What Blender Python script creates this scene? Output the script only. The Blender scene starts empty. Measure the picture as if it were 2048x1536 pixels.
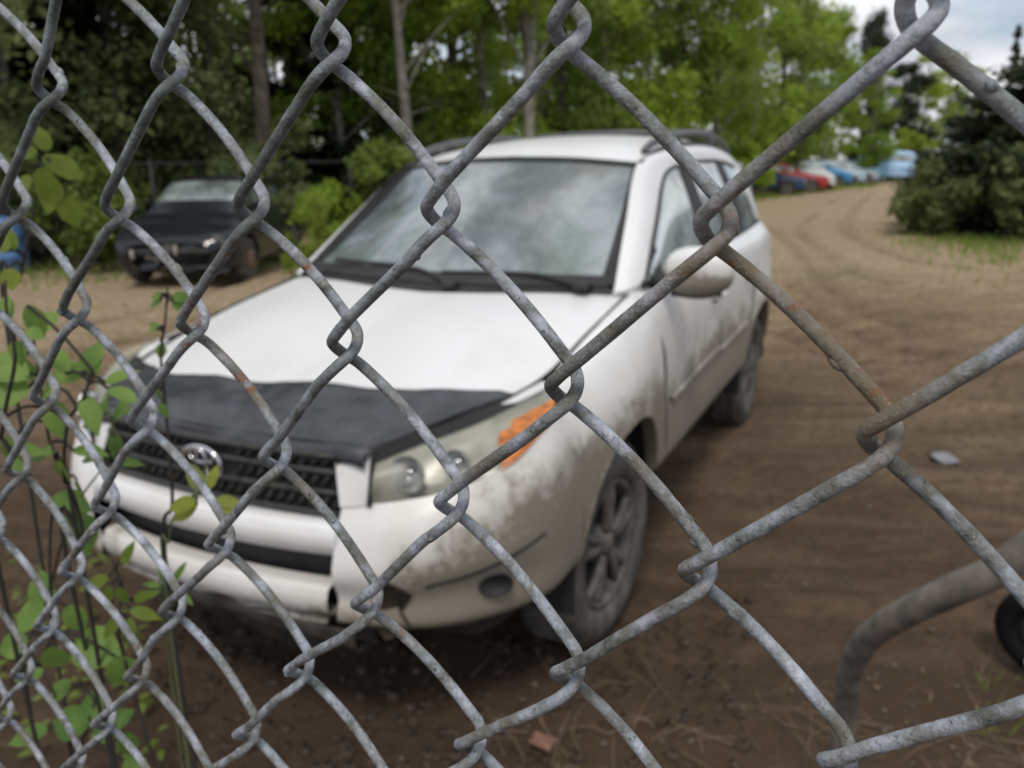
import bpy, math, random
import numpy as np
from mathutils import Vector, noise
rad = math.radians
scn = bpy.context.scene
COL = scn.collection

# ------------------------------------------------------------------ camera
CAM = np.array([1.425, 1.681, 1.609])
def cam_axes(yaw, pitch, roll):
    cy, sy, cp, sp = math.cos(yaw), math.sin(yaw), math.cos(pitch), math.sin(pitch)
    f = np.array([cy*cp, sy*cp, -sp]); r = np.array([sy, -cy, 0.0]); d = np.cross(f, r)
    cr, sr = math.cos(roll), math.sin(roll)
    return np.array([cr*r+sr*d, -sr*r+cr*d, f])
AX = cam_axes(rad(206.07), rad(15.47), rad(0.81))
FPX = 1600.0
def at(px, py, depth):
    d = np.array([(px-1024)/FPX, (py-768)/FPX, 1.0])
    return CAM + depth*(AX.T @ d)
def ground_at(px, py, z=0.0):
    d = AX.T @ np.array([(px-1024)/FPX, (py-768)/FPX, 1.0])
    return CAM + d*((z-CAM[2])/d[2])
def along(px, dist, z=0.0):
    """point on the ground seen in direction px of the horizon, dist metres away"""
    d = AX.T @ np.array([(px-1024)/FPX, (330-768)/FPX, 1.0]); d[2] = 0; d /= np.linalg.norm(d)
    q = CAM + d*dist; q[2] = z
    return q
cd = bpy.data.cameras.new('camera'); cam = bpy.data.objects.new('camera', cd); COL.objects.link(cam)
from mathutils import Matrix
Rm = Matrix(((AX[0][0], -AX[1][0], -AX[2][0]), (AX[0][1], -AX[1][1], -AX[2][1]), (AX[0][2], -AX[1][2], -AX[2][2])))
cam.matrix_world = Matrix.Translation(Vector(CAM)) @ Rm.to_4x4()
cd.sensor_width = 36.0; cd.lens = 36.0*FPX/2048.0
cd.clip_start = 0.01; cd.clip_end = 1500
cd.dof.use_dof = True; cd.dof.focus_distance = 0.20; cd.dof.aperture_fstop = 18.5
scn.camera = cam

# ------------------------------------------------------------------ world and sun
SUN_EL, SUN_AZ = 58.0, 20.0     # azimuth measured from +x towards +y
w = bpy.data.worlds.new('World'); scn.world = w; w.use_nodes = True
nt = w.node_tree; nt.nodes.clear()
def N(nt, t, **k):
    n = nt.nodes.new(t)
    for a, b in k.items():
        if a in n.inputs: n.inputs[a].default_value = b
        else: setattr(n, a, b)
    return n
L = lambda nt, a, b: nt.links.new(a, b)
sky = N(nt, 'ShaderNodeTexSky', sky_type='NISHITA'); sky.sun_disc = False
sky.sun_elevation = rad(SUN_EL); sky.sun_rotation = rad(90-SUN_AZ)
tc = N(nt, 'ShaderNodeTexCoord'); mp = N(nt, 'ShaderNodeMapping'); mp.inputs['Scale'].default_value = (1.3, 1.3, 4.2)
L(nt, tc.outputs['Generated'], mp.inputs['Vector'])
cn = N(nt, 'ShaderNodeTexNoise', Scale=1.7, Detail=6.0, Roughness=0.55); L(nt, mp.outputs[0], cn.inputs['Vector'])
cr = N(nt, 'ShaderNodeValToRGB'); L(nt, cn.outputs['Fac'], cr.inputs[0])
cr.color_ramp.elements[0].position = 0.36; cr.color_ramp.elements[0].color = (0.12, 0.12, 0.12, 1)
cr.color_ramp.elements[1].position = 0.50; cr.color_ramp.elements[1].color = (1, 1, 1, 1)
cn2 = N(nt, 'ShaderNodeTexNoise', Scale=3.1, Detail=5.0); L(nt, mp.outputs[0], cn2.inputs['Vector'])
cc = N(nt, 'ShaderNodeValToRGB'); L(nt, cn2.outputs['Fac'], cc.inputs[0])
cc.color_ramp.elements[0].position = 0.30; cc.color_ramp.elements[0].color = (3.6, 4.0, 4.8, 1)
cc.color_ramp.elements[1].position = 0.62; cc.color_ramp.elements[1].color = (8.4, 8.5, 8.7, 1)
mx = N(nt, 'ShaderNodeMixRGB'); L(nt, cr.outputs[0], mx.inputs[0]); L(nt, sky.outputs[0], mx.inputs[1]); L(nt, cc.outputs[0], mx.inputs[2])
bg = N(nt, 'ShaderNodeBackground', Strength=0.1); L(nt, mx.outputs[0], bg.inputs[0])
wo = N(nt, 'ShaderNodeOutputWorld'); L(nt, bg.outputs[0], wo.inputs[0])
sd = bpy.data.lights.new('sun', 'SUN'); sd.energy = 1.5; sd.angle = rad(14); sd.color = (1, 0.94, 0.85)
sun = bpy.data.objects.new('sun', sd); COL.objects.link(sun)
sdir = Vector((math.cos(rad(SUN_EL))*math.cos(rad(SUN_AZ)), math.cos(rad(SUN_EL))*math.sin(rad(SUN_AZ)), math.sin(rad(SUN_EL))))
sun.rotation_euler = sdir.to_track_quat('Z', 'Y').to_euler(); sun.location = (0, 0, 30)
scn.view_settings.view_transform = 'Standard'; scn.view_settings.look = 'None'
scn.view_settings.exposure = 0.25; scn.view_settings.gamma = 1.0
scn.cycles.max_bounces = 8; scn.cycles.transparent_max_bounces = 12

# ------------------------------------------------------------------ materials
def newmat(name):
    m = bpy.data.materials.new(name); m.use_nodes = True
    b = m.node_tree.nodes['Principled BSDF']
    return m, m.node_tree, b
def plain(name, col, rough=0.6, metal=0.0, spec=0.5, **k):
    """principled with slight noise in value and roughness"""
    m, t, b = newmat(name)
    tc = N(t, 'ShaderNodeTexCoord'); n = N(t, 'ShaderNodeTexNoise', Scale=k.get('scale', 9.0), Detail=5.0)
    L(t, tc.outputs['Object'], n.inputs['Vector'])
    v = k.get('var', 0.25)
    r = N(t, 'ShaderNodeValToRGB'); L(t, n.outputs['Fac'], r.inputs[0])
    r.color_ramp.elements[0].position = 0.3; r.color_ramp.elements[1].position = 0.7
    r.color_ramp.elements[0].color = tuple(c*(1-v) for c in col)+(1,)
    r.color_ramp.elements[1].color = tuple(min(1, c*(1+v)) for c in col)+(1,)
    L(t, r.outputs[0], b.inputs['Base Color'])
    b.inputs['Roughness'].default_value = rough; b.inputs['Metallic'].default_value = metal
    b.inputs['Specular IOR Level'].default_value = spec
    return m
def bump(t, b, height, strength=0.3, dist=0.002):
    bp = N(t, 'ShaderNodeBump', Strength=strength, Distance=dist); L(t, height, bp.inputs['Height']); L(t, bp.outputs[0], b.inputs['Normal'])
def math_(t, op, a, b=None, c=None, clamp=False):
    n = N(t, 'ShaderNodeMath', operation=op); n.use_clamp = clamp
    for i, x in enumerate((a, b, c)):
        if x is None: continue
        if isinstance(x, (int, float)): n.inputs[i].default_value = x
        else: L(t, x, n.inputs[i])
    return n.outputs[0]
def ramp(t, fac, stops):
    r = N(t, 'ShaderNodeValToRGB'); e = r.color_ramp.elements
    while len(e) < len(stops): e.new(0.5)
    for s, (p, c) in zip(e, stops):
        s.position = p; s.color = tuple(c)+(1,) if len(c) == 3 else c
    L(t, fac, r.inputs[0]); return r.outputs[0]
def mixc(t, fac, a, b):
    n = N(t, 'ShaderNodeMixRGB')
    if isinstance(fac, (int, float)): n.inputs[0].default_value = fac
    else: L(t, fac, n.inputs[0])
    for i, x in ((1, a), (2, b)):
        if isinstance(x, tuple): n.inputs[i].default_value = x+(1,) if len(x) == 3 else x
        else: L(t, x, n.inputs[i])
    return n.outputs[0]
def tnoise(t, vec, scale, detail=5.0, rough=0.55, dist=0.0):
    n = N(t, 'ShaderNodeTexNoise', Scale=scale, Detail=detail, Roughness=rough, Distortion=dist); L(t, vec, n.inputs['Vector']); return n.outputs['Fac']
def mapped(t, vec, scale=(1, 1, 1), rot=(0, 0, 0)):
    m = N(t, 'ShaderNodeMapping'); m.inputs['Scale'].default_value = scale; m.inputs['Rotation'].default_value = rot
    L(t, vec, m.inputs['Vector']); return m.outputs[0]
MAT = {}
def galvanised():
    m, t, b = newmat('galvanised_wire'); tc = N(t, 'ShaderNodeTexCoord'); o = tc.outputs['Object']
    big = tnoise(t, o, 38, 6, .6, .6); mid = tnoise(t, o, 170, 8, .75); fine = tnoise(t, o, 900, 4, .7)
    c = ramp(t, math_(t, 'ADD', math_(t, 'MULTIPLY', mid, .45), math_(t, 'MULTIPLY', tnoise(t, o, 55, 7, .7, .8), .6)), [(0.39, (.07, .075, .066)), (0.46, (.17, .178, .165)), (0.52, (.28, .295, .31)), (0.59, (.45, .48, .55)), (.68, (.72, .74, .78))])
    c = mixc(t, ramp(t, big, [(0.50, (0, 0, 0)), (0.64, (.75, .75, .75))]), c, (.17, .155, .11))      # dull brownish film
    c = mixc(t, ramp(t, tnoise(t, o, 60, 3, .5), [(0.63, (0, 0, 0)), (0.72, (.6, .6, .6))]), c, (.42, .46, .56))  # bluish zinc
    c = mixc(t, ramp(t, tnoise(t, o, 420, 4, .6), [(0.62, (0, 0, 0)), (0.72, (.9, .9, .9))]), c, (.03, .038, .032)) # dark pits
    sp = N(t, 'ShaderNodeSeparateXYZ'); L(t, o, sp.inputs[0])
    fn_ = math_(t, 'SUBTRACT', math_(t, 'MULTIPLY', sp.outputs['X'], .9939), math_(t, 'MULTIPLY', sp.outputs['Y'], .1104)); fx_ = math_(t, 'ADD', math_(t, 'MULTIPLY', sp.outputs['X'], .1104), math_(t, 'MULTIPLY', sp.outputs['Y'], .9939))
    # dark greenish tone on the outer face, upper part, towards the far end
    outer_dark = math_(t, 'MULTIPLY', math_(t, 'ADD', math_(t, 'MULTIPLY', fn_, 260), .35, clamp=True), math_(t, 'MULTIPLY', math_(t, 'SUBTRACT', -.015, fx_), 14, clamp=True))
    outer_dark = math_(t, 'MULTIPLY', outer_dark, math_(t, 'MULTIPLY', math_(t, 'SUBTRACT', sp.outputs['Z'], 1.49), 9, clamp=True))
    c = mixc(t, math_(t, 'MULTIPLY', outer_dark, ramp(t, tnoise(t, o, 120, 6, .7), [(.35, (.9,)*3), (.62, (.45,)*3)])), c, (.065, .082, .068))
    # one brown stained strand
    dm = N(t, 'ShaderNodeVectorMath', operation='DISTANCE'); L(t, o, dm.inputs[0]); dm.inputs[1].default_value = (.0058, .0522, 1.575)
    br_ = math_(t, 'MULTIPLY', math_(t, 'SUBTRACT', .034, dm.outputs['Value']), 90, clamp=True)
    c = mixc(t, math_(t, 'MULTIPLY', br_, ramp(t, tnoise(t, o, 90, 5, .6), [(.3, (.95,)*3), (.7, (.55,)*3)])), c, (.20, .155, .09))
    c = mixc(t, math_(t, 'MULTIPLY', br_, ramp(t, tnoise(t, o, 260, 5, .7), [(.55, (0,)*3), (.63, (.8,)*3)])), c, (.24, .085, .03))
    rustp = math_(t, 'MULTIPLY', ramp(t, tnoise(t, o, 14, 2), [(0.62, (0, 0, 0)), (0.68, (1, 1, 1))]), ramp(t, tnoise(t, o, 260, 5, .7), [(0.52, (0, 0, 0)), (0.6, (1, 1, 1))]))
    c = mixc(t, rustp, c, (.26, .10, .035))
    c = mixc(t, .5, c, mixc(t, 1.0, c, c)); c = mixc(t, ramp(t, fine, [(0.60, (0, 0, 0)), (0.72, (.5, .5, .5))]), c, (.6, .62, .64))
    L(t, c, b.inputs['Base Color']); b.inputs['Metallic'].default_value = 0.25; b.inputs['Roughness'].default_value = 0.55
    h = math_(t, 'ADD', mid, math_(t, 'MULTIPLY', fine, 0.5)); bump(t, b, h, 0.9, 0.0012)
    return m
MAT['zinc'] = galvanised()
def car_paint(name, base, mud=(.19, .165, .125), film=0.75, low=0.42, high=1.05, rough=0.28):
    m, t, b = newmat(name); tc = N(t, 'ShaderNodeTexCoord'); o = tc.outputs['Object']
    sp = N(t, 'ShaderNodeSeparateXYZ'); L(t, o, sp.inputs[0])
    hgt = math_(t, 'SUBTRACT', high, sp.outputs['Z']); hgt = math_(t, 'DIVIDE', hgt, high-low, clamp=True)     # splash height of the mud
    side = math_(t, 'MULTIPLY', math_(t, 'SUBTRACT', math_(t, 'ABSOLUTE', sp.outputs['Y']), 0.45), 2.2, clamp=True); upd = math_(t, 'MULTIPLY', math_(t, 'SUBTRACT', high+.12, sp.outputs['Z']), 5.0, clamp=True)
    n1 = tnoise(t, o, 3.2, 7, .65, .4); n2 = tnoise(t, mapped(t, o, (6, 6, 4.2)), 3.0, 8, .78); n3 = tnoise(t, o, 55, 7, .8)
    k = math_(t, 'MULTIPLY', hgt, math_(t, 'ADD', math_(t, 'MULTIPLY', side, .75), .35))
    k = math_(t, 'ADD', k, math_(t, 'MULTIPLY', math_(t, 'MULTIPLY', side, upd), .20))
    k = math_(t, 'ADD', k, math_(t, 'MULTIPLY', math_(t, 'MULTIPLY', math_(t, 'SUBTRACT', low+.22, sp.outputs['Z']), 3.2, clamp=True), .45))
    k = math_(t, 'ADD', k, math_(t, 'MULTIPLY', math_(t, 'SUBTRACT', n1, .5), 1.0))
    k2 = math_(t, 'ADD', k, math_(t, 'MULTIPLY', math_(t, 'SUBTRACT', n2, .5), .8))
    dust = ramp(t, k, [(0.05, (.03, .03, .03)), (0.80, (film, film, film))])
    spots = math_(t, 'MULTIPLY', ramp(t, k2, [(0.50, (0, 0, 0)), (0.72, (1, 1, 1))]), ramp(t, math_(t, 'ADD', math_(t, 'MULTIPLY', k2, .25), n3), [(0.50, (0.1, .1, .1)), (0.66, (.9, .9, .9))]))
    c = mixc(t, dust, base, (.43, .375, .29)); c = mixc(t, spots, c, mud)
    L(t, c, b.inputs['Base Color'])
    L(t, ramp(t, dust, [(0, (rough,)*3), (0.5, (.7, .7, .7))]), b.inputs['Roughness'])
    b.inputs['Coat Weight'].default_value = 0.25; b.inputs['Coat Roughness'].default_value = 0.2
    bump(t, b, spots, 0.25, 0.003)
    return m
MAT['white'] = car_paint('dirty_white_paint', (.80, .80, .80))
MAT['mirror_paint'] = car_paint('mirror_paint', (.80, .80, .80), film=.7, low=1.06, high=1.27)
MAT['vinyl'] = plain('black_vinyl', (.050, .052, .058), .27, scale=14, var=.4)
MAT['black'] = plain('black_plastic', (.022, .022, .022), .6, var=.3)
MAT['dark_gap'] = plain('dark_seam', (.02, .02, .02), .9)
MAT['mesh_black'] = plain('grille_black', (.035, .033, .030), .5, scale=40, var=.6)
MAT['chrome'] = plain('chrome', (.75, .76, .78), .15, 1.0, var=.1)
MAT['amber'] = plain('amber_lens', (.50, .16, .03), .35, scale=45, var=.55)
MAT['redlens'] = plain('red_lens', (.55, .03, .03), .25)
MAT['reflector'] = plain('lamp_reflector', (.50, .50, .46), .3, .55, scale=22, var=.4)
MAT['rubber'] = plain('dusty_rubber', (.085, .078, .069), .85, scale=12, var=.5)
MAT['rim'] = plain('dirty_alloy', (.105, .097, .085), .65, .1, scale=16, var=.5)
MAT['rail'] = plain('grey_roof_rail', (.10, .10, .105), .5)
MAT['seat'] = plain('grey_seat_fabric', (.12, .12, .12), .9)
def glass(name, tint=(.06, .075, .075), dust=.45, scale=2.0):
    m, t, b = newmat(name); tc = N(t, 'ShaderNodeTexCoord'); o = tc.outputs['Object']
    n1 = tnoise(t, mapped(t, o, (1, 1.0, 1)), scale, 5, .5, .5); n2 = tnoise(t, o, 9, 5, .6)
    f = ramp(t, math_(t, 'ADD', n1, math_(t, 'MULTIPLY', n2, .25)), [(0.50, (dust*.35,)*3), (0.66, (dust,)*3)])  # dust film, left patchy so it also imitates tree reflections
    c = mixc(t, f, tint, mixc(t, ramp(t, tnoise(t, o, 2.6, 7, .65, .6), [(.44, (0,)*3), (.54, (1,)*3)]), (.33, .42, .34), (.60, .68, .70)))  # reflected trees and sky painted into the film as green and pale patches
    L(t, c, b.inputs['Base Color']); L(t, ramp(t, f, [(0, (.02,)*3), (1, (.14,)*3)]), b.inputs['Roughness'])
    b.inputs['IOR'].default_value = 1.9; b.inputs['Specular IOR Level'].default_value = .8; b.inputs['Coat Weight'].default_value = 1.0; b.inputs['Coat Roughness'].default_value = .02
    tr = N(t, 'ShaderNodeBsdfTransparent'); tr.inputs[0].default_value = (.62, .70, .68, 1)
    ms = N(t, 'ShaderNodeMixShader'); out = t.nodes['Material Output']
    a = math_(t, 'SUBTRACT', .42, math_(t, 'MULTIPLY', f, .55), clamp=True)
    L(t, a, ms.inputs[0]); L(t, b.outputs[0], ms.inputs[1]); L(t, tr.outputs[0], ms.inputs[2]); L(t, ms.outputs[0], out.inputs['Surface'])
    return m
MAT['windscreen'] = glass('dusty_windscreen_painted_reflections', dust=.50, scale=1.3)
MAT['side_glass'] = glass('dusty_side_glass', (.16, .17, .155), .85, 2.5)
def lens_mat():
    m, t, b = newmat('hazed_lens'); b.inputs['Base Color'].default_value = (.46, .455, .37, 1); b.inputs['Roughness'].default_value = .15
    tc = N(t, 'ShaderNodeTexCoord'); tr = N(t, 'ShaderNodeBsdfTransparent'); ms = N(t, 'ShaderNodeMixShader'); out = t.nodes['Material Output']
    f = ramp(t, tnoise(t, tc.outputs['Object'], 8, 6, .6), [(.35, (.62,)*3), (.65, (.30,)*3)])
    L(t, f, ms.inputs[0]); L(t, b.outputs[0], ms.inputs[1]); L(t, tr.outputs[0], ms.inputs[2]); L(t, ms.outputs[0], out.inputs['Surface'])
    return m
MAT['lens'] = lens_mat()
MAT['mudstain'] = plain('dark_mud_stain', (.07, .052, .035), .9, var=.5, scale=30)

# ------------------------------------------------------------------ mesh helpers
class MB:
    def __init__(s): s.v = []; s.f = []; s.mi = []; s.n = 0
    def add(s, V, F, mi=0):
        V = np.asarray(V, float); s.v.append(V)
        s.f += [tuple(int(i)+s.n for i in f) for f in F]; s.mi += [mi]*len(F); s.n += len(V); return s
    def build(s, name, mats, parent=None, smooth=True, off=(0, 0, 0)):
        me = bpy.data.meshes.new(name); V = np.concatenate(s.v)-np.array(off) if s.v else np.zeros((0, 3))
        me.from_pydata(V.tolist(), [], s.f)
        for m in (mats if isinstance(mats, (list, tuple)) else [mats]): me.materials.append(m)
        me.polygons.foreach_set('material_index', s.mi); me.polygons.foreach_set('use_smooth', [smooth]*len(s.f))
        me.update(); o = bpy.data.objects.new(name, me); COL.objects.link(o)
        if parent is not None: o.parent = parent
        return o
def tag(o, label=None, cat=None, group=None, kind=None):
    if label: o['label'] = label
    if cat: o['category'] = cat
    if group: o['group'] = group
    if kind: o['kind'] = kind
    return o
def empty(name, loc, rz=0.0, label=None, cat=None, group=None):
    o = bpy.data.objects.new(name, None); COL.objects.link(o); o.location = loc; o.rotation_euler = (0, 0, rz); o.empty_display_size = .2
    return tag(o, label, cat, group)
def copy_tree(o, parent=None):
    c = o.copy(); COL.objects.link(c)
    if parent is not None: c.parent = parent
    for ch in list(o.children): copy_tree(ch, c)
    return c
def crv(P, n):
    P = np.asarray(P, float); k = len(P); t = np.linspace(0, k-1, n); i = np.minimum(t.astype(int), k-2); u = (t-i)[:, None]
    if P.ndim == 3: u = u[:, :, None]
    g = lambda j: P[np.clip(j, 0, k-1)]
    p0, p1, p2, p3 = g(i-1), g(i), g(i+1), g(i+2)
    p0 = np.where((i-1 < 0).reshape(-1, *[1]*(P.ndim-1)), 2*p1-p2, p0); p3 = np.where((i+2 > k-1).reshape(-1, *[1]*(P.ndim-1)), 2*p2-p1, p3)
    return .5*(2*p1+(p2-p0)*u+(2*p0-5*p1+4*p2-p3)*u*u+(3*p1-p0-3*p2+p3)*u**3)
def grid(P, nu, nv):
    """rows x cols x 3 control net -> smooth dense grid"""
    A = crv(np.asarray(P, float), nu); B = crv(A.transpose(1, 0, 2), nv).transpose(1, 0, 2); return B
def gfaces(nu, nv, closed_v=False):
    F = []
    for i in range(nu-1):
        for j in range(nv-(0 if closed_v else 1)):
            k = (j+1) % nv; F.append((i*nv+j, i*nv+k, (i+1)*nv+k, (i+1)*nv+j))
    return F
def add_patch(mb, P, nu, nv, mirror=True, keep=None, mi=0):
    G = grid(P, nu, nv) if nu else np.asarray(P, float)
    nu, nv = G.shape[:2]; V = G.reshape(-1, 3); F = gfaces(nu, nv)
    if keep: V, F = keep(V, F)
    mb.add(V, F, mi)
    if mirror: mb.add(V*np.array([1, -1, 1]), [tuple(reversed(f)) for f in F], mi)
    return G
def add_tube(mb, P, r, seg=10, caps=True, mi=0):
    P = np.asarray(P, float); n = len(P); r = np.broadcast_to(np.asarray(r, float), (n,))
    T = np.gradient(P, axis=0); T /= np.linalg.norm(T, axis=1)[:, None]+1e-12
    a = np.array([0, 0, 1.0]) if abs(T[0][2]) < .9 else np.array([1.0, 0, 0])
    u = np.cross(T[0], a); u /= np.linalg.norm(u); V = []
    for i in range(n):
        u = u-T[i]*(u@T[i]); u /= np.linalg.norm(u); v = np.cross(T[i], u)
        th = np.arange(seg)*2*math.pi/seg
        V.append(P[i]+r[i]*(np.cos(th)[:, None]*u+np.sin(th)[:, None]*v))
    V = np.concatenate(V); F = gfaces(n, seg, True)
    if caps: F += [tuple(range(seg-1, -1, -1)), tuple(range((n-1)*seg, n*seg))]
    mb.add(V, F, mi); return mb
def add_box(mb, c, s, rz=0.0, mi=0, bev=0.0):
    x, y, z = (k/2 for k in s); b = min(bev, x*.49, y*.49, z*.49) if bev else 0
    if not b:
        V = np.array([(i*x, j*y, k*z) for i in (-1, 1) for j in (-1, 1) for k in (-1, 1)])
        F = [(0, 1, 3, 2), (4, 6, 7, 5), (0, 4, 5, 1), (2, 3, 7, 6), (0, 2, 6, 4), (1, 5, 7, 3)]
    else:
        rings = []
        for zz, ins in ((-z, b), (-z+b, 0), (z-b, 0), (z, b)):
            X, Y = x-ins, y-ins
            rings.append([(X, Y-b, zz), (X-b, Y, zz), (-X+b, Y, zz), (-X, Y-b, zz), (-X, -Y+b, zz), (-X+b, -Y, zz), (X-b, -Y, zz), (X, -Y+b, zz)])
        V = np.array(rings).reshape(-1, 3); F = gfaces(4, 8, True)+[tuple(range(7, -1, -1)), tuple(range(24, 32))]
    c_, s_ = math.cos(rz), math.sin(rz); V = V@np.array([[c_, s_, 0], [-s_, c_, 0], [0, 0, 1]])+np.array(c); mb.add(V, F, mi); return mb
def add_lathe(mb, prof, c, axis='y', seg=40, mi=0):
    """prof: (radius, offset along axis)"""
    V = []
    for r, h in prof:
        for k in range(seg):
            a = 2*math.pi*k/seg; p = {'y': (r*math.cos(a), h, r*math.sin(a)), 'z': (r*math.cos(a), r*math.sin(a), h), 'x': (h, r*math.cos(a), r*math.sin(a))}[axis]
            V.append(p)
    mb.add(np.array(V)+np.array(c), gfaces(len(prof), seg, True), mi); return mb
def add_ell(mb, c, s, nu=14, nv=20, mi=0, f=None):
    V = []
    for i in range(nu+1):
        a = math.pi*i/nu
        for j in range(nv):
            b = 2*math.pi*j/nv; p = np.array([math.sin(a)*math.cos(b), math.sin(a)*math.sin(b), math.cos(a)])
            p = np.sign(p)*np.abs(p)**(.8 if f is None else f); V.append(np.array(c)+p*np.array(s))
    mb.add(V, gfaces(nu+1, nv, True), mi); return mb
# ------------------------------------------------------------------ the white SUV (x = forward, front bumper at x 0)
suv = empty('suv', (0, 0, 0), 0, 'muddy white SUV with a black vinyl bonnet cover parked on dirt behind the wire mesh', 'suv')
def arch_keep(circles, cell=.022):
    def keep(V, F):
        V = V.copy(); D = np.ones(len(V))*9
        for cx, cz, r in circles:
            dx, dz = V[:, 0]-cx, V[:, 2]-cz; d = np.hypot(dx, dz); s = (d > r-cell*.75) & (d < r+cell*.35)
            V[s, 0] = cx+dx[s]/d[s]*r; V[s, 2] = cz+dz[s]/d[s]*r; D = np.minimum(D, np.where(s, 0, d-r))
        return V, [f for f in F if min(D[i] for i in f) > -1e-4]
    return keep
WF, WR = -.96, -3.60
ARCH = [(-1.02, .36, .415), (-3.62, .37, .405)]
body = MB()
# hood
hc = [[(-.125, 0, .895), (-.13, .17, .898), (-.135, .34, .903), (-.15, .50, .905)],
      [(-.22, 0, .93), (-.23, .20, .932), (-.25, .40, .93), (-.29, .60, .925)],
      [(-.38, 0, .965), (-.39, .23, .972), (-.42, .46, .970), (-.47, .69, .955)],
      [(-.60, 0, 1.005), (-.60, .25, 1.012), (-.62, .50, 1.012), (-.66, .745, .985)],
      [(-.95, 0, 1.075), (-.95, .25, 1.082), (-.96, .50, 1.08), (-.98, .765, 1.055)],
      [(-1.25, 0, 1.125), (-1.275, .24, 1.13), (-1.335, .48, 1.135), (-1.41, .765, 1.125)]]
HOOD = add_patch(body, hc, 40, 26)
add_patch(body, [[tuple(np.array(p)+(0, 0, 0)) for p in hc[0]], [(p[0]-.01, p[1], p[2]-.035) for p in hc[0]]], 4, 26)
# side: rails (rows, top to bottom) over x stations
XS = [-.62, -.80, -1.0, -1.2, -1.42, -1.75, -2.1, -2.5, -2.9, -3.3, -3.62, -3.9, -4.15, -4.33, -4.44]
def rail(y, z): return [(x, a, b) for x, a, b in zip(XS, y, z)]
R = [rail([.79, .775, .775, .778, .785, .815, .825, .83, .83, .83, .825, .82, .80, .74, .64], [.985, 1.018, 1.06, 1.095, 1.13, 1.16, 1.17, 1.18, 1.19, 1.20, 1.21, 1.22, 1.22, 1.21, 1.2]),
     rail([.835, .85, .852, .855, .86, .872, .882, .888, .89, .895, .90, .89, .865, .80, .69], [.97, .99, 1.02, 1.045, 1.07, 1.09, 1.10, 1.11, 1.12, 1.13, 1.14, 1.14, 1.13, 1.12, 1.1]),
     rail([.88, .905, .912, .908, .895, .898, .90, .902, .905, .915, .92, .91, .885, .82, .71], [.89, .91, .93, .94, .95, .96, .97, .98, .99, 1.0, 1.02, 1.0, .99, .97, .96]),
     rail([.905, .925, .94, .93, .908, .90, .902, .905, .908, .92, .935, .925, .895, .83, .72], [.80, .82, .84, .84, .83, .83, .84, .85, .86, .87, .88, .87, .85, .83, .82]),
     rail([.912, .93, .948, .94, .915, .905, .905, .908, .91, .925, .945, .93, .90, .84, .73], [.66, .68, .70, .70, .69, .69, .70, .71, .72, .73, .74, .73, .71, .69, .68]),
     rail([.912, .92, .93, .93, .912, .912, .912, .915, .915, .92, .935, .925, .90, .85, .76], [.54]*5+[.55]*5+[.56]*5),
     rail([.895, .90, .91, .91, .90, .902, .90, .90, .90, .905, .91, .905, .88, .84, .75], [.45]*15),
     rail([.84]*9+[.84, .84, .84, .82, .78, .70], [.405]*15)]
SIDE = add_patch(body, R, 56, 178, keep=arch_keep(ARCH))
def on_side(x, z):
    best = SIDE.reshape(-1, 3); i = np.argmin((best[:, 0]-x)**2+(best[:, 2]-z)**2); p = best[i].copy(); return p
# arch lips rolling inwards
for cx, cz, r in ARCH:
    rows = []
    for k in range(49):
        a = rad(-6+192*k/48); x, z = cx+r*math.cos(a), cz+r*math.sin(a); y = on_side(x, z)[1]
        rows.append([(cx+(r+.004)*math.cos(a), y+.003, cz+(r+.004)*math.sin(a)), (x, y-.004, z), (cx+(r+.006)*math.cos(a), y-.05, cz+(r+.006)*math.sin(a))])
    add_patch(body, rows, 0, 0)
# corner of the front bumper, from beside the grille round to the wheel arch
K = [[(-.088, .45, .765), (-.150, .58, .776), (-.225, .70, .80), (-.335, .81, .848), (-.50, .862, .925), (-.62, .835, .97)],
     [(-.065, .45, .715), (-.105, .58, .72), (-.175, .70, .74), (-.30, .82, .775), (-.45, .885, .83), (-.62, .885, .88)],
     [(-.042, .45, .66), (-.080, .58, .665), (-.15, .70, .68), (-.28, .82, .70), (-.44, .893, .735), (-.62, .908, .76)],
     [(-.025, .45, .59), (-.065, .58, .595), (-.145, .70, .60), (-.275, .82, .615), (-.44, .895, .635), (-.62, .912, .65)],
     [(-.045, .45, .52), (-.085, .58, .52), (-.17, .70, .525), (-.30, .815, .53), (-.45, .89, .54), (-.62, .91, .55)],
     [(-.035, .45, .46), (-.08, .58, .455), (-.165, .70, .445), (-.30, .81, .44), (-.45, .88, .44), (-.62, .895, .45)],
     [(-.09, .45, .425), (-.13, .57, .415), (-.21, .68, .405), (-.34, .78, .40), (-.48, .84, .40), (-.62, .84, .405)]]
CORN = add_patch(body, K, 44, 54, keep=arch_keep([(-1.02, .36, .415)]))
def on_corner(y, z):
    b_ = CORN.reshape(-1, 3); return b_[np.argmin((b_[:, 1]-y)**2+(b_[:, 2]-z)**2)].copy()
# fender wedge between headlamp top, bonnet gap and first side column
add_patch(body, [[(-.47, .692, .955), (-.54, .72, .968), (-.60, .737, .978), (-.66, .752, .985)], [(-.50, .752, .964), (-.56, .78, .975), (-.60, .79, .98), (-.66, .79, .985)]], 4, 14)
# strip between grille and headlamp
add_patch(body, [[(-.155, .506, .90), (-.135, .511, .855), (-.120, .515, .81), (-.112, .517, .766)], [(-.118, .415, .895), (-.105, .425, .85), (-.092, .437, .805), (-.080, .449, .764)]], 6, 12)
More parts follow.
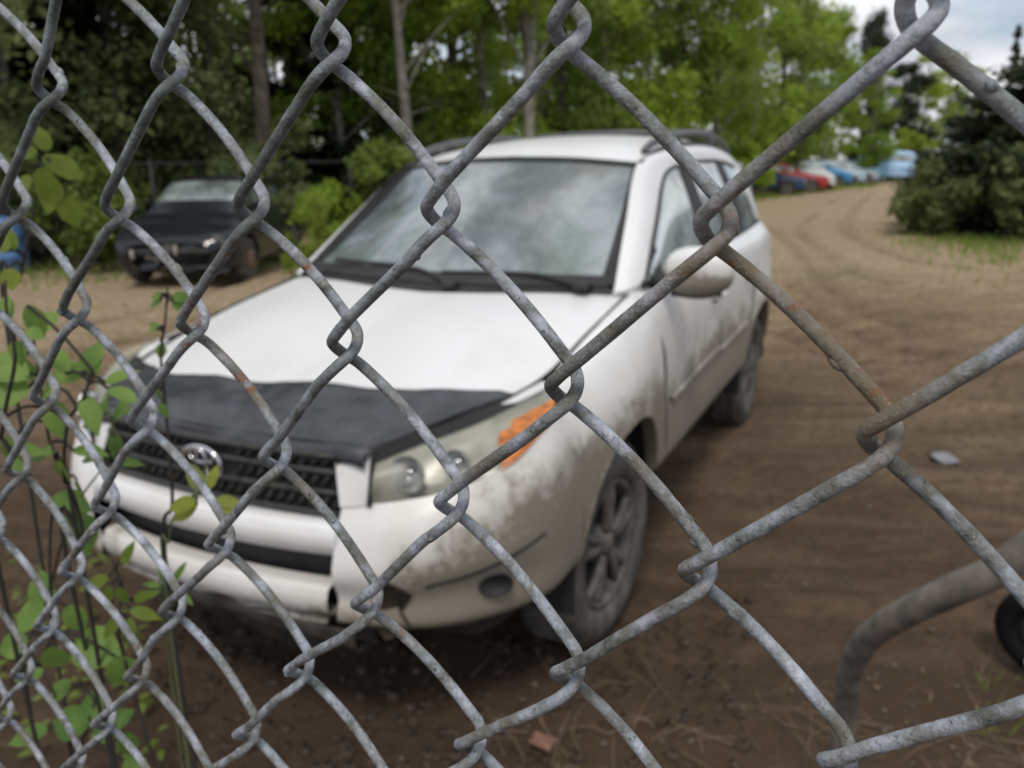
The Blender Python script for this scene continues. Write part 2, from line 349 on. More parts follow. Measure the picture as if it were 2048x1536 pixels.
# band under the grille with rolled edges
def band(z1, z0, x0, yend, bulge, tuck=.05):
    rows = []
    for f, bx, dz in ((0, -tuck, 0), (0, 0, 0), (.25, bulge*.8, 0), (.5, bulge, 0), (.75, bulge*.8, 0), (1, 0, 0), (1, -tuck, 0)):
        z = z1+(z0-z1)*f
        rows.append([(x0+bx-.045*(y/.45)**2, y, z) for y in np.linspace(0, yend, 6)])
    return rows
add_patch(body, band(.72, .632, -.02, .455, .022), 26, 16)
add_patch(body, band(.548, .466, -.005, .425, .018), 26, 16)
add_patch(body, [[(-.03-.045*(y/.45)**2, y, .445) for y in (0, .2, .4)], [(-.015-.045*(y/.45)**2, y, .43) for y in (0, .2, .4)], [(-.04-.045*(y/.45)**2, y, .412) for y in (0, .2, .4)]], 8, 10)
# A pillar, cant rail over the doors, rear quarter
add_patch(body, [[(-1.37, .735, 1.14), (-1.70, .668, 1.37), (-2.06, .60, 1.60), (-2.5, .60, 1.665), (-3.2, .60, 1.69), (-3.8, .60, 1.66), (-4.22, .585, 1.585)],
                 [(-1.41, .775, 1.15), (-1.78, .715, 1.38), (-2.13, .645, 1.585), (-2.55, .645, 1.645), (-3.2, .645, 1.665), (-3.8, .645, 1.63), (-4.25, .635, 1.55)],
                 [(-1.56, .808, 1.16), (-1.93, .735, 1.38), (-2.25, .672, 1.545), (-2.6, .665, 1.59), (-3.2, .668, 1.605), (-3.78, .672, 1.57), (-4.17, .675, 1.50)]], 12, 60)
add_patch(body, [[(-1.36, .72, 1.13), (-1.40, .74, 1.125), (-1.42, .785, 1.13)], [(-1.38, .745, 1.15), (-1.44, .785, 1.152), (-1.58, .808, 1.165)]], 6, 8)
add_patch(body, [[(-3.72, .672, 1.578), (-4.0, .675, 1.54), (-4.25, .65, 1.50)], [(-3.86, .74, 1.42), (-4.15, .74, 1.38), (-4.33, .70, 1.36)], [(-3.95, .815, 1.225), (-4.2, .785, 1.22), (-4.40, .72, 1.2)]], 14, 14)
# roof
rz = [(-2.085, 1.625, 1.597), (-2.4, 1.70, 1.655), (-2.8, 1.742, 1.69), (-3.3, 1.752, 1.70), (-3.8, 1.735, 1.67), (-4.24, 1.665, 1.60)]
add_patch(body, [[(x+(.055 if i == 0 else .03 if i == 1 else 0)*(1-(y/.6)**2)-(.03 if i == 0 else 0), y, c+(e-c)*(y/.6)**2.2) for y in (0, .15, .3, .45, .6)] for i, (x, c, e) in enumerate(rz)], 36, 20)
# tail
add_patch(body, [[(-4.24, y, 1.665-.08*(y/.64)**2) for y in (0, .25, .5, .64)], [(-4.36, y, 1.4) for y in (0, .25, .5, .70)], [(-4.44, 0, 1.2), (-4.44, .25, 1.2), (-4.44, .5, 1.2), (-4.43, .68, 1.2)], [(-4.49, 0, .8), (-4.49, .25, .8), (-4.47, .5, .8), (-4.44, .74, .8)], [(-4.5, 0, .5), (-4.5, .3, .5), (-4.47, .55, .5), (-4.42, .76, .5)]], 24, 14)
body.build('body', MAT['white'], suv)
# underbody and wheel wells: dark
ub = MB(); add_box(ub, (-2.25, 0, .47), (4.0, 1.30, .13)); add_box(ub, (-2.3, 0, .41), (1.9, 1.62, .04))
for cx, cz, r in ARCH:
    for s in (1, -1):
        rows = [[(cx+(r+.012)*math.cos(rad(a)), s*y, cz+(r+.012)*math.sin(rad(a))) for y in (.895, .60)] for a in range(-12, 193, 8)]
        add_patch(ub, rows, 0, 0, mirror=False)
        rows = [[(cx+k*(r+.01)*math.cos(rad(a)), s*.60, cz+k*(r+.01)*math.sin(rad(a))) for k in (1, .02)] for a in range(-12, 193, 8)]
        add_patch(ub, rows, 0, 0, mirror=False)
add_patch(ub, [[(-.10, 0, .90), (-.12, .3, .90), (-.14, .50, .90)], [(-.09, 0, .66), (-.11, .3, .66), (-.14, .50, .66)], [(-.085, 0, .42), (-.11, .3, .42), (-.15, .52, .42)], [(-.30, 0, .37), (-.32, .3, .37), (-.36, .6, .37)]], 10, 8)
ub.build('underbody', MAT['black'], suv)
# broken splash guard hanging under the bumper
sg = MB(); add_patch(sg, [[(-.02-.05*(y/.45)**2, y, .445-.03*(y/.45)**2+.006*math.sin(y*31)) for y in np.linspace(-.2, .47, 9)], [(-.03-.05*(y/.45)**2, y, .405-.045*max(0, y)/.45+.012*math.sin(y*47+1)) for y in np.linspace(-.2, .47, 9)], [(-.10-.05*(y/.45)**2, y, .38-.05*max(0, y)/.45) for y in np.linspace(-.2, .47, 9)]], 8, 30, mirror=False); add_patch(sg, [[(-.22, .58, .41), (-.36, .66, .40), (-.52, .72, .40)], [(-.28, .58, .34), (-.42, .67, .31), (-.56, .74, .33)], [(-.40, .54, .24), (-.52, .63, .20), (-.66, .70, .25)]], 12, 14, mirror=False)
add_patch(sg, [[(-.14, .02, .40), (-.16, .2, .40), (-.20, .42, .40)], [(-.13, .0, .30), (-.14, .22, .26), (-.20, .45, .30)], [(-.24, .1, .22), (-.28, .25, .20), (-.3, .4, .25)]], 10, 12, mirror=False)
o = sg.build('splash_guard', plain('grey_mud_plastic', (.045, .04, .034), .8, scale=12, var=.6), suv)
o.modifiers.new('s', 'SOLIDIFY').thickness = .006
# dark seams: doors, bonnet gap
sm = MB()
def seam(pts, r=.0045):
    b_ = MB(); add_tube(b_, crv(pts, 26), r, 6); b_.build('panel_seam', MAT['dark_gap'], suv)
for s in (1, -1):
    for xs in ([(1.12, -1.43), (.95, -1.47), (.75, -1.50), (.55, -1.53), (.44, -1.55)], [(1.16, -2.50), (.8, -2.51), (.44, -2.55)], [(1.18, -3.42), (1.0, -3.40), (.82, -3.30), (.7, -3.22)]):
        P = [on_side(x, z)*np.array([1, s, 1]) for z, x in xs]; seam(P)
    P = [on_side(x, .445)*np.array([1, s, 1]) for x in (-1.55, -2.0, -2.5, -3.1)]; seam(P, .003)
    seam([(-.30, s*.61, .93), (-.47, s*.698, .957), (-.66, s*.752, .986), (-.82, s*.768, 1.022), (-.98, s*.770, 1.056), (-1.2, s*.772, 1.093), (-1.40, s*.772, 1.128)], .0065)
sm = MB()
add_patch(sm, [[(-.150, .498, .912), (-.215, .555, .927), (-.29, .606, .936), (-.38, .655, .950), (-.47, .695, .962)], [(-.143, .522, .874), (-.216, .580, .896), (-.29, .640, .917), (-.385, .704, .938), (-.49, .757, .961)]], 4, 20, mirror=False)
sm.build('bonnet_gap', MAT['dark_gap'], suv); sm2 = MB(); sm2.add(np.concatenate(sm.v)*np.array([1, -1, 1]), sm.f); sm2.build('bonnet_gap', MAT['dark_gap'], suv)
for s in (1, -1):
    seam([(-.157, s*.510, .905), (-.135, s*.517, .86), (-.118, s*.520, .81), (-.108, s*.519, .768)], .007)
    seam([on_corner(y, z)*np.array([1, s, 1]) for y, z in ((.66, .565), (.74, .575), (.80, .590), (.85, .615), (.885, .64))], .005)
fl = MB(); seamP = [(-.50, .868, .50), (-.36, .845, .585), (-.26, .80, .575), (-.19, .74, .545)]
# body side moulding
for s in (1, -1):
    m_ = MB()
    P = [on_side(x, z)*np.array([1, s, 1])+np.array([0, s*.004, 0]) for x, z in zip(np.linspace(-1.57, -3.14, 14), np.linspace(.70, .715, 14))]
    rows = []
    for p in P: rows.append([p+np.array([0, 0, .016]), p+np.array([0, s*.010, .009]), p+np.array([0, s*.011, -.009]), p+np.array([0, 0, -.018])])
    add_patch(m_, rows, 0, 0, mirror=False); m_.build('side_moulding', MAT['white'], suv)
    for hx in (-2.38, -3.20):
        h = MB(); p = on_side(hx, .985)*np.array([1, s, 1]); add_tube(h, crv([p+(.09, -s*.01, 0), p+(.07, s*.026, .005), p+(0, s*.036, .008), p+(-.07, s*.026, .005), p+(-.09, -s*.01, 0)], 16), .013, 8)
        h.build('door_handle', MAT['white'] if s < 0 else MAT['white'], suv)
        hh = MB(); add_ell(hh, p+(0, s*.0, -.005), (.075, .006, .03)); hh.build('handle_recess', MAT['black'], suv)
# windscreen with black border, side glass, pillars
WS = grid([[(-1.29, 0, 1.15), (-1.322, .35, 1.155), (-1.40, .705, 1.155)], [(-1.665, 0, 1.41), (-1.695, .33, 1.405), (-1.775, .65, 1.380)], [(-2.06, 0, 1.632), (-2.072, .30, 1.623), (-2.112, .592, 1.597)]], 30, 24)
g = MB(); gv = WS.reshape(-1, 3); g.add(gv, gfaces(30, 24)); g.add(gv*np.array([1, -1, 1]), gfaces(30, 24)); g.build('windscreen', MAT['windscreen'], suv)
fr = MB(); n3 = np.array([.0035, 0, .006])
full = np.concatenate([WS[:, ::-1]*np.array([1, -1, 1]), WS[:, 1:]], axis=1)
nu, nv = full.shape[:2]
for rows_, cols_ in (((0, 3), (0, nv)), ((nu-2, nu), (0, nv)), ((2, nu-1), (0, 2)), ((2, nu-1), (nv-2, nv))):
    G = full[rows_[0]:rows_[1], cols_[0]:cols_[1]]+n3; fr.add(G.reshape(-1, 3), gfaces(G.shape[0], G.shape[1]))
for s in (1, -1):   # thick side mouldings
    add_tube(fr, crv([WS[i, -1]*np.array([1, s, 1])+(0.002, s*.008, .006) for i in range(0, 30, 4)]+[WS[-1, -1]*np.array([1, s, 1])+(.002, s*.008, .006), np.array([-2.5, s*.60, 1.668]), np.array([-3.2, s*.60, 1.694]), np.array([-3.9, s*.598, 1.655])], 60), .012, 8)
fr.build('windscreen_frame', MAT['black'], suv)
cw = MB(); add_patch(cw, [[(-1.235, 0, 1.128), (-1.262, .25, 1.133), (-1.32, .48, 1.138), (-1.395, .72, 1.133)], [(-1.285, 0, 1.147), (-1.312, .25, 1.150), (-1.352, .48, 1.154), (-1.41, .72, 1.152)]], 5, 20)
cw.build('cowl', MAT['black'], suv)
for pts in ([(-1.27, .10, 1.155), (-1.345, -.12, 1.20), (-1.40, -.55, 1.21)], [(-1.35, .62, 1.165), (-1.365, .40, 1.195), (-1.335, .03, 1.19)]):
    wp = MB(); add_tube(wp, crv(pts, 14), .009, 8); add_box(wp, pts[0], (.07, .06, .03), bev=.01); wp.build('wiper', MAT['black'], suv)
belt = [(-1.50, .808, 1.158), (-1.75, .815, 1.163), (-2.1, .82, 1.172), (-2.5, .825, 1.182), (-2.9, .825, 1.192), (-3.3, .825, 1.202), (-3.62, .82, 1.212), (-3.98, .81, 1.222)]
top = [(-1.56, .80, 1.175), (-1.88, .742, 1.365), (-2.24, .672, 1.545), (-2.6, .663, 1.592), (-2.95, .665, 1.603), (-3.3, .667, 1.603), (-3.6, .67, 1.588), (-3.78, .675, 1.565)]
SG = crv(np.array([belt, [tuple((np.array(a)+np.array(b))/2+(0, .012, 0)) for a, b in zip(belt, top)], top]), 12); SG = crv(SG.transpose(1, 0, 2), 60).transpose(1, 0, 2)
for s in (1, -1):
    for j0, j1 in ((0, 24), (26, 43), (45, 60)):
        g = MB(); G = SG[:, j0:j1]*np.array([1, s, 1]); g.add(G.reshape(-1, 3), gfaces(G.shape[0], G.shape[1])); g.build('side_window', MAT['side_glass'], suv)
    p_ = MB()
    for j0, j1 in ((23, 28), (42, 47)):
        G = SG[:, j0:j1]*np.array([1, s, 1])+np.array([0, s*.006, .002]); p_.add(G.reshape(-1, 3), gfaces(G.shape[0], G.shape[1]))
    add_tube(p_, SG[0]*np.array([1, s, 1])+np.array([0, s*.004, .004]), .011, 8); add_tube(p_, SG[-1]*np.array([1, s, 1])+np.array([0, s*.003, 0]), .009, 8)
    add_patch(p_, [[(-1.46, s*.805, 1.158), (-1.60, s*.815, 1.162), (-1.74, s*.82, 1.166)], [(-1.60, s*.798, 1.20), (-1.66, s*.798, 1.22), (-1.74, s*.80, 1.23)], [(-1.74, s*.77, 1.285), (-1.745, s*.772, 1.29), (-1.75, s*.774, 1.292)]], 8, 8, mirror=False)
    p_.build('window_frame', MAT['black'], suv)
# seats and steering wheel seen faintly through the glass
for sy in (.38, -.38):
    st = MB(); add_box(st, (-2.35, sy, .85), (.5, .48, .16), bev=.05); add_ell(st, (-2.62, sy, 1.12), (.09, .24, .30)); add_ell(st, (-2.66, sy, 1.48), (.05, .13, .09)); st.build('seat', MAT['seat'], suv)
sw = MB(); a = np.linspace(0, 2*math.pi, 33); P = np.stack([-1.86+.06*np.sin(a), .38+.18*np.cos(a), 1.12+.17*np.sin(a)], 1); add_tube(sw, P, .015, 8, caps=False); add_box(sw, (-1.85, .38, 1.11), (.05, .32, .05), bev=.01); sw.build('steering_wheel', MAT['black'], suv)
ds = MB(); add_patch(ds, [[(-1.36, 0, 1.13), (-1.36, .4, 1.13), (-1.42, .70, 1.14)], [(-1.65, 0, 1.12), (-1.65, .4, 1.13), (-1.65, .74, 1.12)], [(-1.76, 0, 1.0), (-1.76, .4, 1.0), (-1.76, .74, 1.0)], [(-1.8, 0, .7), (-1.8, .4, .7), (-1.8, .74, .7)]], 16, 12); add_box(ds, (-3.0, 0, .62), (2.6, 1.5, .05)); ds.build('dashboard', MAT['seat'], suv)
# mirror
for s in (1,):
    mr = MB(); add_ell(mr, (-1.575, s*1.0, 1.207), (.080, .128, .092), 18, 26, f=.78); mr.build('wing_mirror', MAT['mirror_paint'], suv)
    ma = MB(); add_tube(ma, [(-1.60, s*.80, 1.155), (-1.59, s*.87, 1.155), (-1.585, s*.94, 1.16)], [.032, .026, .026], 10); add_patch(ma, [[(-1.645, s*.90, 1.13), (-1.65, s*1.0, 1.12), (-1.645, s*1.10, 1.14)], [(-1.65, s*.89, 1.20), (-1.655, s*1.0, 1.20), (-1.65, s*1.115, 1.20)], [(-1.645, s*.91, 1.26), (-1.65, s*1.0, 1.27), (-1.645, s*1.09, 1.26)]], 8, 8, mirror=False)
    add_tube(ma, crv([(-1.55, s*.90, 1.125), (-1.56, s*1.0, 1.117), (-1.57, s*1.09, 1.13)], 10), .012, 8); ma.build('mirror_arm', MAT['black'], suv)
# roof rails
for s in (1, -1):
    rl = MB(); add_tube(rl, crv([(-2.20, s*.585, 1.65), (-2.35, s*.585, 1.69), (-2.8, s*.585, 1.736), (-3.3, s*.585, 1.748), (-3.8, s*.585, 1.718), (-4.05, s*.585, 1.655)], 40), .018, 10)
    for x, z in ((-2.75, 1.71), (-3.5, 1.71)): add_box(rl, (x, s*.585, z), (.10, .03, .07), bev=.01)
    rl.build('roof_rail', MAT['rail'], suv)
for x, z in ((-3.62, 1.765),):
    cb = MB(); add_tube(cb, crv([(x, -.58, z), (x, -.3, z+.012), (x, 0, z+.016), (x, .3, z+.012), (x, .58, z)], 20), .016, 8); cb.build('cross_bar', MAT['rail'], suv)
# black vinyl cover on the bonnet nose
def hood_pt(t, s):
    i = t*(HOOD.shape[0]-1); j = s*(HOOD.shape[1]-1); a, b = int(min(i, HOOD.shape[0]-2)), int(min(j, HOOD.shape[1]-2)); u, v = i-a, j-b
    return HOOD[a, b]*(1-u)*(1-v)+HOOD[a+1, b]*u*(1-v)+HOOD[a, b+1]*(1-u)*v+HOOD[a+1, b+1]*u*v
gb = MB(); rows = []
rng = random.Random(4)
for i in range(26):
    r_ = []
    for j in range(-40, 41):
        s = j/40; f = i/22.0
        tb = .375+.008*math.sin(s*6+.6)+.10*abs(s)**5+(.04*s if s > 0 else .10*s)      # wavy rear edge
        if i <= 22:
            p = hood_pt(min(1, f*tb), abs(s)).copy(); lift = .010+.016*math.sin(math.pi*min(1, f))+.010*max(0, f-.8)*5*(1-abs(s)**6)+.003*math.sin(s*11+f*5)*f+.006*(noise.noise((s*5, f*2, 1.3))+.6*noise.noise((s*11, f*5, 4.3)))*f
            p += np.array([.004, 0, lift])
        else:
            k = i-22; p = hood_pt(0, abs(s)).copy()+np.array([.018+.004*k, 0, .012-.016*k+.004*math.sin(s*9)])
        if s < 0: p[1] *= -1
        if abs(s) > .97: p[1] *= 1.006; p[2] -= .006
        r_.append(p)
    rows.append(r_)
add_patch(gb, rows, 0, 0, mirror=False); o = gb.build('bonnet_cover', MAT['vinyl'], suv); o.modifiers.new('s', 'SOLIDIFY').thickness = .004
# grille: recessed backing, bars, slanted slats, badge
gr = MB(); add_patch(gr, [[(-.10, 0, .895), (-.11, .22, .895), (-.135, .43, .895)], [(-.075, 0, .71), (-.085, .22, .71), (-.115, .45, .71)]], 6, 12)
GRL = gr.build('grille', MAT['mesh_black'], suv)
gx = lambda y, z: -.052-.035*(abs(y)/.45)**2-.14*(z-.71)
for z in (.735, .79, .845, .885):
    b_ = MB(); add_tube(b_, [(gx(y, z)-.004, y, z) for y in np.linspace(-.44, .44, 17)*(1-.35*max(0, z-.75))], .009, 8); b_.build('grille_bar', MAT['mesh_black'], GRL)
sl = MB()
for z0, z1 in ((.738, .787), (.793, .842), (.848, .884)):
    for y in np.arange(-.44, .44, .034):
        if abs(y) < .09 and z0 > .75: continue
        add_tube(sl, [(gx(y, z0)-.012, y, z0), (gx(y, z1)-.012, y+.03, z1)], .006, 5)
sl.build('grille_slat', MAT['mesh_black'], GRL)
em = MB()
def ring(cy, cz, ry, rz_, r):
    a = np.linspace(0, 2*math.pi, 41); add_tube(em, np.stack([np.full(41, gx(0, cz)+.012), cy+ry*np.cos(a), cz+rz_*np.sin(a)], 1), r, 8, caps=False)
ring(0, .825, .072, .047, .006); ring(0, .845, .045, .020, .005); ring(0, .822, .020, .042, .005)
em.build('badge', MAT['chrome'], suv)
# headlamps: housing, bowls, amber reflector, hazy lens
ht = [(-.148, .520, .872), (-.258, .608, .906), (-.390, .700, .936), (-.52, .777, .964), (-.60, .825, .980)]
hb = [(-.118, .517, .770), (-.170, .60, .780), (-.235, .705, .803), (-.335, .812, .850), (-.49, .862, .925)]
hm = [tuple((np.array(a)+np.array(b))/2+np.array([.022, .012, .006])) for a, b in zip(ht, hb)]
for s in (1, -1):
    S_ = np.array([1, s, 1.0])
    hl = empty('headlight', (0, 0, 0)); hl.parent = suv
    q = MB(); G = grid([[np.array(p)*S_ for p in ht], [np.array(p)*S_ for p in hm], [np.array(p)*S_ for p in hb]], 16, 28); q.add(G.reshape(-1, 3), gfaces(16, 28)); q.build('lens', MAT['lens'], hl)
    q = MB(); inn = np.array([-.055, -.03, 0]); G2 = grid([[(np.array(p)+inn*(.9, .9, 1))*S_ for p in ht], [(np.array(p)+inn*1.5)*S_ for p in hm], [(np.array(p)+inn*(.9, .9, 1))*S_ for p in hb]], 12, 20); q.add(G2.reshape(-1, 3), gfaces(12, 20))
    add_patch(q, [[np.array(p)*S_ for p in ht], [(np.array(p)+inn)*S_ for p in ht]], 0, 0, mirror=False); add_patch(q, [[np.array(p)*S_ for p in hb], [(np.array(p)+inn)*S_ for p in hb]], 0, 0, mirror=False)
    q.build('housing', MAT['reflector'], hl)
    for cy, cx, cz, r in ((.60, -.20, .845, .050), (.70, -.275, .862, .040)):
        q = MB(); add_lathe(q, [(r, .035), (r*.95, .02), (r*.7, .0), (r*.35, -.012), (.001, -.014)], (cx, s*cy, cz), 'x', 24); add_ell(q, (cx+.015, s*cy, cz), (.014, .014, .014)); q.build('lamp_bowl', MAT['chrome'], hl)
    if s < 0: continue
    q = MB()   # amber corner: inner face just behind the lens
    G3 = grid([[np.array(p)*S_ for p in ht], [np.array(p)*S_ for p in hm], [np.array(p)*S_ for p in hb]], 17, 41)[2:17, 23:41]
    keepF = []
    nU, nV = G3.shape[:2]
    for f in gfaces(nU, nV):
        i, j = f[0]//nV, f[0] % nV
        if j > i*.35 and i >= 1+(j < 4)*2: keepF.append(f)
    q.add(G3.reshape(-1, 3)+np.array([.004, .004*s, 0]), keepF); q.build('indicator', MAT['amber'], hl)
# fog lamp holes
for s in (1, -1):
    fg = MB(); c = np.array([-.272, .792, .535]); nrm = np.array([.78, .62, -.05]); nrm /= np.linalg.norm(nrm); u = np.cross(nrm, (0, 0, 1)); u /= np.linalg.norm(u); v = np.cross(nrm, u)
    rings = []
    for k, d in ((1.0, .016), (.93, .024), (.84, .018), (.02, .014)):
        rings.append([(c+nrm*d+k*(.048*math.cos(t)*u+.036*math.sin(t)*v))*np.array([1, s, 1]) for t in np.linspace(0, 2*math.pi, 25)])
    add_patch(fg, rings, 0, 0, mirror=False); fg.build('fog_lamp_hole', MAT['black'], suv)
# crease and torn dark break in the bumper next to the plate slot
br = MB()
tear = [(0, 0), (.012, .03), (.03, .045), (.02, .07), (.035, .10), (.05, .085), (.062, .06), (.05, .03), (.06, .0), (.04, -.03), (.02, -.045), (.01, -.02)]
V = [on_corner(.50+y*2.2, .45+z*1.5)*np.array([1, 0, 0])+np.array([.010, .50+y*2.2, .45+z*1.5]) for i, (y, z) in enumerate(tear)]
V2 = [v-np.array([.01, 0, 0]) for v in V]; n = len(V); br.add(V+V2, [tuple(range(n))]+[(i, (i+1) % n, n+(i+1) % n, n+i) for i in range(n)])
br.build('bumper_tear', MAT['mudstain'], suv)
# wheels
def wheel(parent, c, s, steer=0.0, R_=.352, wd=.215, rimr=.225):
    wh = empty('wheel', c, steer); wh.parent = parent
    t_ = MB(); h = wd/2
    add_lathe(t_, [(rimr, s*(h-.02)), (rimr+.012, s*h), (rimr+.06, s*(h+.008)), (R_-.035, s*(h+.002)), (R_-.010, s*(h-.018)), (R_, s*(h-.045)), (R_+.003, 0), (R_, -s*(h-.045)), (R_-.03, -s*h), (rimr, -s*(h-.02))], (0, 0, 0), 'y', 64)
    for k in range(60):
        a = 2*math.pi*k/60
        for yy, sk in ((.055, .02), (0, -.02), (-.055, .02)):
            add_tube(t_, [((R_+.001)*math.cos(a-sk), yy-.024, (R_+.001)*math.sin(a-sk)), ((R_+.001)*math.cos(a+sk), yy+.024, (R_+.001)*math.sin(a+sk))], .0075, 4)
    t_.build('tyre', MAT['rubber'], wh)
    r_ = MB(); add_lathe(r_, [(rimr+.002, s*(h-.012)), (rimr-.008, s*(h-.004)), (rimr-.022, s*(h-.02)), (rimr-.03, s*(h-.10)), (rimr-.03, -s*h)], (0, 0, 0), 'y', 48)
    add_lathe(r_, [(.001, s*(h-.006)), (.030, s*(h-.008)), (.045, s*(h-.022)), (.075, s*(h-.035)), (.08, s*(h-.07))], (0, 0, 0), 'y', 32)
    for k in range(5):
        a = rad(90+72*k)
        for da in (-.16, .16):
            P = [(.05*math.cos(a+da*.8), s*(h-.03), .05*math.sin(a+da*.8)), (.12*math.cos(a+da*.9), s*(h-.022), .12*math.sin(a+da*.9)), ((rimr-.018)*math.cos(a+da*1.15), s*(h-.030), (rimr-.018)*math.sin(a+da*1.15))]
            add_tube(r_, crv(P, 8), np.linspace(.020, .016, 8), 8)
        P = [(.10*math.cos(a), s*(h-.032), .10*math.sin(a)), ((rimr-.02)*math.cos(a), s*(h-.038), (rimr-.02)*math.sin(a))]; add_tube(r_, P, .018, 8)
    r_.build('rim', MAT['rim'], wh)
    b_ = MB(); add_lathe(b_, [(.001, s*(h-.11)), (.15, s*(h-.11)), (.15, s*(h-.13)), (.2, s*(h-.14)), (.215, s*(h-.15))], (0, 0, 0), 'y', 32); b_.build('brake_disc', MAT['black'], wh)
    return wh
for cx, st in ((WF, rad(-4)), (WR, 0)):
    for s in (1, -1): wheel(suv, (cx, s*.785, .35), s, st)
# tail lamps
for s in (1, -1):
    tl = MB(); add_patch(tl, [[(-4.17, s*.803, 1.20), (-4.30, s*.768, 1.20), (-4.42, s*.70, 1.20)], [(-4.16, s*.86, 1.10), (-4.33, s*.825, 1.10), (-4.47, s*.74, 1.10)], [(-4.20, s*.89, .98), (-4.36, s*.835, .98), (-4.49, s*.75, .98)]], 10, 10, mirror=False); tl.build('tail_light', MAT['redlens'], suv)
# ------------------------------------------------------------------ chain-link fence right in front of the lens
FO = np.array([1.25042, 1.61014, 1.63484]); FX = np.array([.11043, .99388, 0.0]); FX /= np.linalg.norm(FX); FZ = np.array([0, 0, 1.0]); FN = np.cross(FX, FZ)
MW, MH = .070, .0793
JIT = {(0,0):(.7,.7),(-1,1):(.2,2.2),(-2,2):(2.7,.9),(-3,3):(5.0,-.9),(-1,2):(-1.7,.3),(0,1):(-1.0,1.0),(1,0):(.3,-.2),(-2,3):(.2,-1.3),(-3,4):(2.6,-2.2),(0,2):(-2.4,2.0),(1,1):(-.2,-.7),(-1,3):(-1.5,.9),(-2,4):(-1.7,-.5),(2,0):(.8,-.2),(1,2):(-.9,.3),(0,3):(-2.3,-.3),(-1,4):(-3.2,.4),(-2,5):(0,-.3),(2,1):(.4,-.6),(1,3):(-1.0,-2.6),(0,4):(-1.4,-.5),(-1,5):(-2.8,-1.8),(1,4):(-.6,.3),(0,5):(-1.5,1.0),(-1,6):(-3.2,-2.0),(2,2):(1.1,-1.2),(2,3):(2.9,1.5),(1,5):(1.0,-.7),(1,-1):(-.3,-1.4),(3,1):(-.3,1.6)}
frng = random.Random(11)
def knuckle(c, r):
    """c = column (u-v), r = row (u+v); same parity"""
    u, v = (c+r)//2, (r-c)//2; j = JIT.get((u, v))
    if j is None:
        rr = random.Random(u*977+v*131); j = (rr.uniform(-1.2, 1.2), rr.uniform(-1.2, 1.2))
    return np.array([c*.5*MW+j[0]*.001, -r*.5*MH+j[1]*.001])
fence = empty('chain_link_fence', tuple(FO*np.array([1, 1, 0])), 0, 'weathered galvanised chain-link fence filling the foreground right before the lens', 'fence')
OFF = FO*np.array([1, 1, 0])
mesh = MB()
C0, C1, ROWT, ROWB = -46, 34, -7, 38
WR_ = .00168
for c in range(C0, C1):                      # the wire between column c and c+1
    near = -9 <= c <= 4
    K_ = []
    for r in range(ROWB, ROWT-1, -1):
        left = (r-c) % 2 == 0
        kx = knuckle(c if left else c+1, r)
        if left:
            prof = [(.6, -4.8, -3.9), (-1.8, -2.3, -1.5), (-2.6, .2, 1.2), (-1.9, 2.4, 3.4), (.4, 4.6, 4.4), (4.2, 8, 4.8), (9, 12.2, 4.8)]
        else:
            prof = [(-9, -12.2, 4.8), (-4.2, -8, 4.8), (-.4, -4.6, 4.0), (1.8, -2.2, 2.0), (2.6, 0, -.6), (1.9, 2.3, -3), (-.2, 4.9, -4.9)]
        pts = [(kx[0]+a_*.001, kx[1]+b_*.001, d_*.001) for a_, b_, d_ in prof]
        if left and K_:      # the rear length bows slightly outwards and backwards
            p_, q_ = np.array(K_[-1]), np.array(pts[0])
            for t_ in (.13, .28, .43, .58, .73, .88):     # t runs from the lower right up to the upper left
                bw = 4*t_*(1-t_)*(.8+.4*t_); K_.append(tuple(p_*(1-t_)+q_*t_+bw*np.array([.0005, .0005, -.0018])))
        K_ += pts
    P = np.array(K_); step = 5 if near else 2
    near_rows = P
    Q = crv(P, (len(P)-1)*step+1)
    W3 = FO+Q[:, :1]*FX+Q[:, 1:2]*FZ+Q[:, 2:3]*FN
    if near:
        n_ = len(W3); rr = np.array([WR_*(1+.035*noise.noise(Vector(p*160))+.03*noise.noise(Vector(p*420))) for p in W3])
        add_tube(mesh, W3, rr, 14)
        vis = [i for i in range(n_) if 1.05 < W3[i][2] < 1.85]
        for k in range(22):                      # drips of zinc on the wire
            i = frng.choice(vis); q = W3[i]; d = np.array([frng.uniform(-1, 1) for _ in range(3)]); d /= np.linalg.norm(d)
            t = W3[min(i+1, n_-1)]-W3[i-1]; t /= np.linalg.norm(t); d -= t*(d@t); d /= np.linalg.norm(d); sz = frng.uniform(.0004, .0012)
            a = np.array([[math.sin(x)*math.cos(y), math.sin(x)*math.sin(y), math.cos(x)] for x in np.linspace(0, math.pi, 6) for y in np.linspace(0, 2*math.pi, 9)[:-1]])
            V = q+d*WR_*.86+a*sz*np.array([1, 1, 1])+np.outer(a@t, t)*sz*frng.uniform(.2, 1.6); mesh.add(V, gfaces(6, 8, True))
    else: add_tube(mesh, W3, WR_, 7)
mesh.build('wire_mesh', MAT['zinc'], fence, off=OFF)
for c in (C0+1, C1):
    p = MB(); b = FO*np.array([1, 1, 0])+FX*(c*.5*MW)-FN*.035; add_lathe(p, [(.03, -.05), (.03, 1.97), (.033, 1.97), (.025, 2.0), (.001, 2.01)], b, 'z', 24); p.build('post', MAT['zinc'], fence, off=OFF)
p = MB(); add_tube(p, [FO*np.array([1, 1, 0])+FX*(c*.5*MW)-FN*.03+FZ*1.92 for c in (C0, C1)], .021, 16); p.build('top_rail', MAT['zinc'], fence, off=OFF)
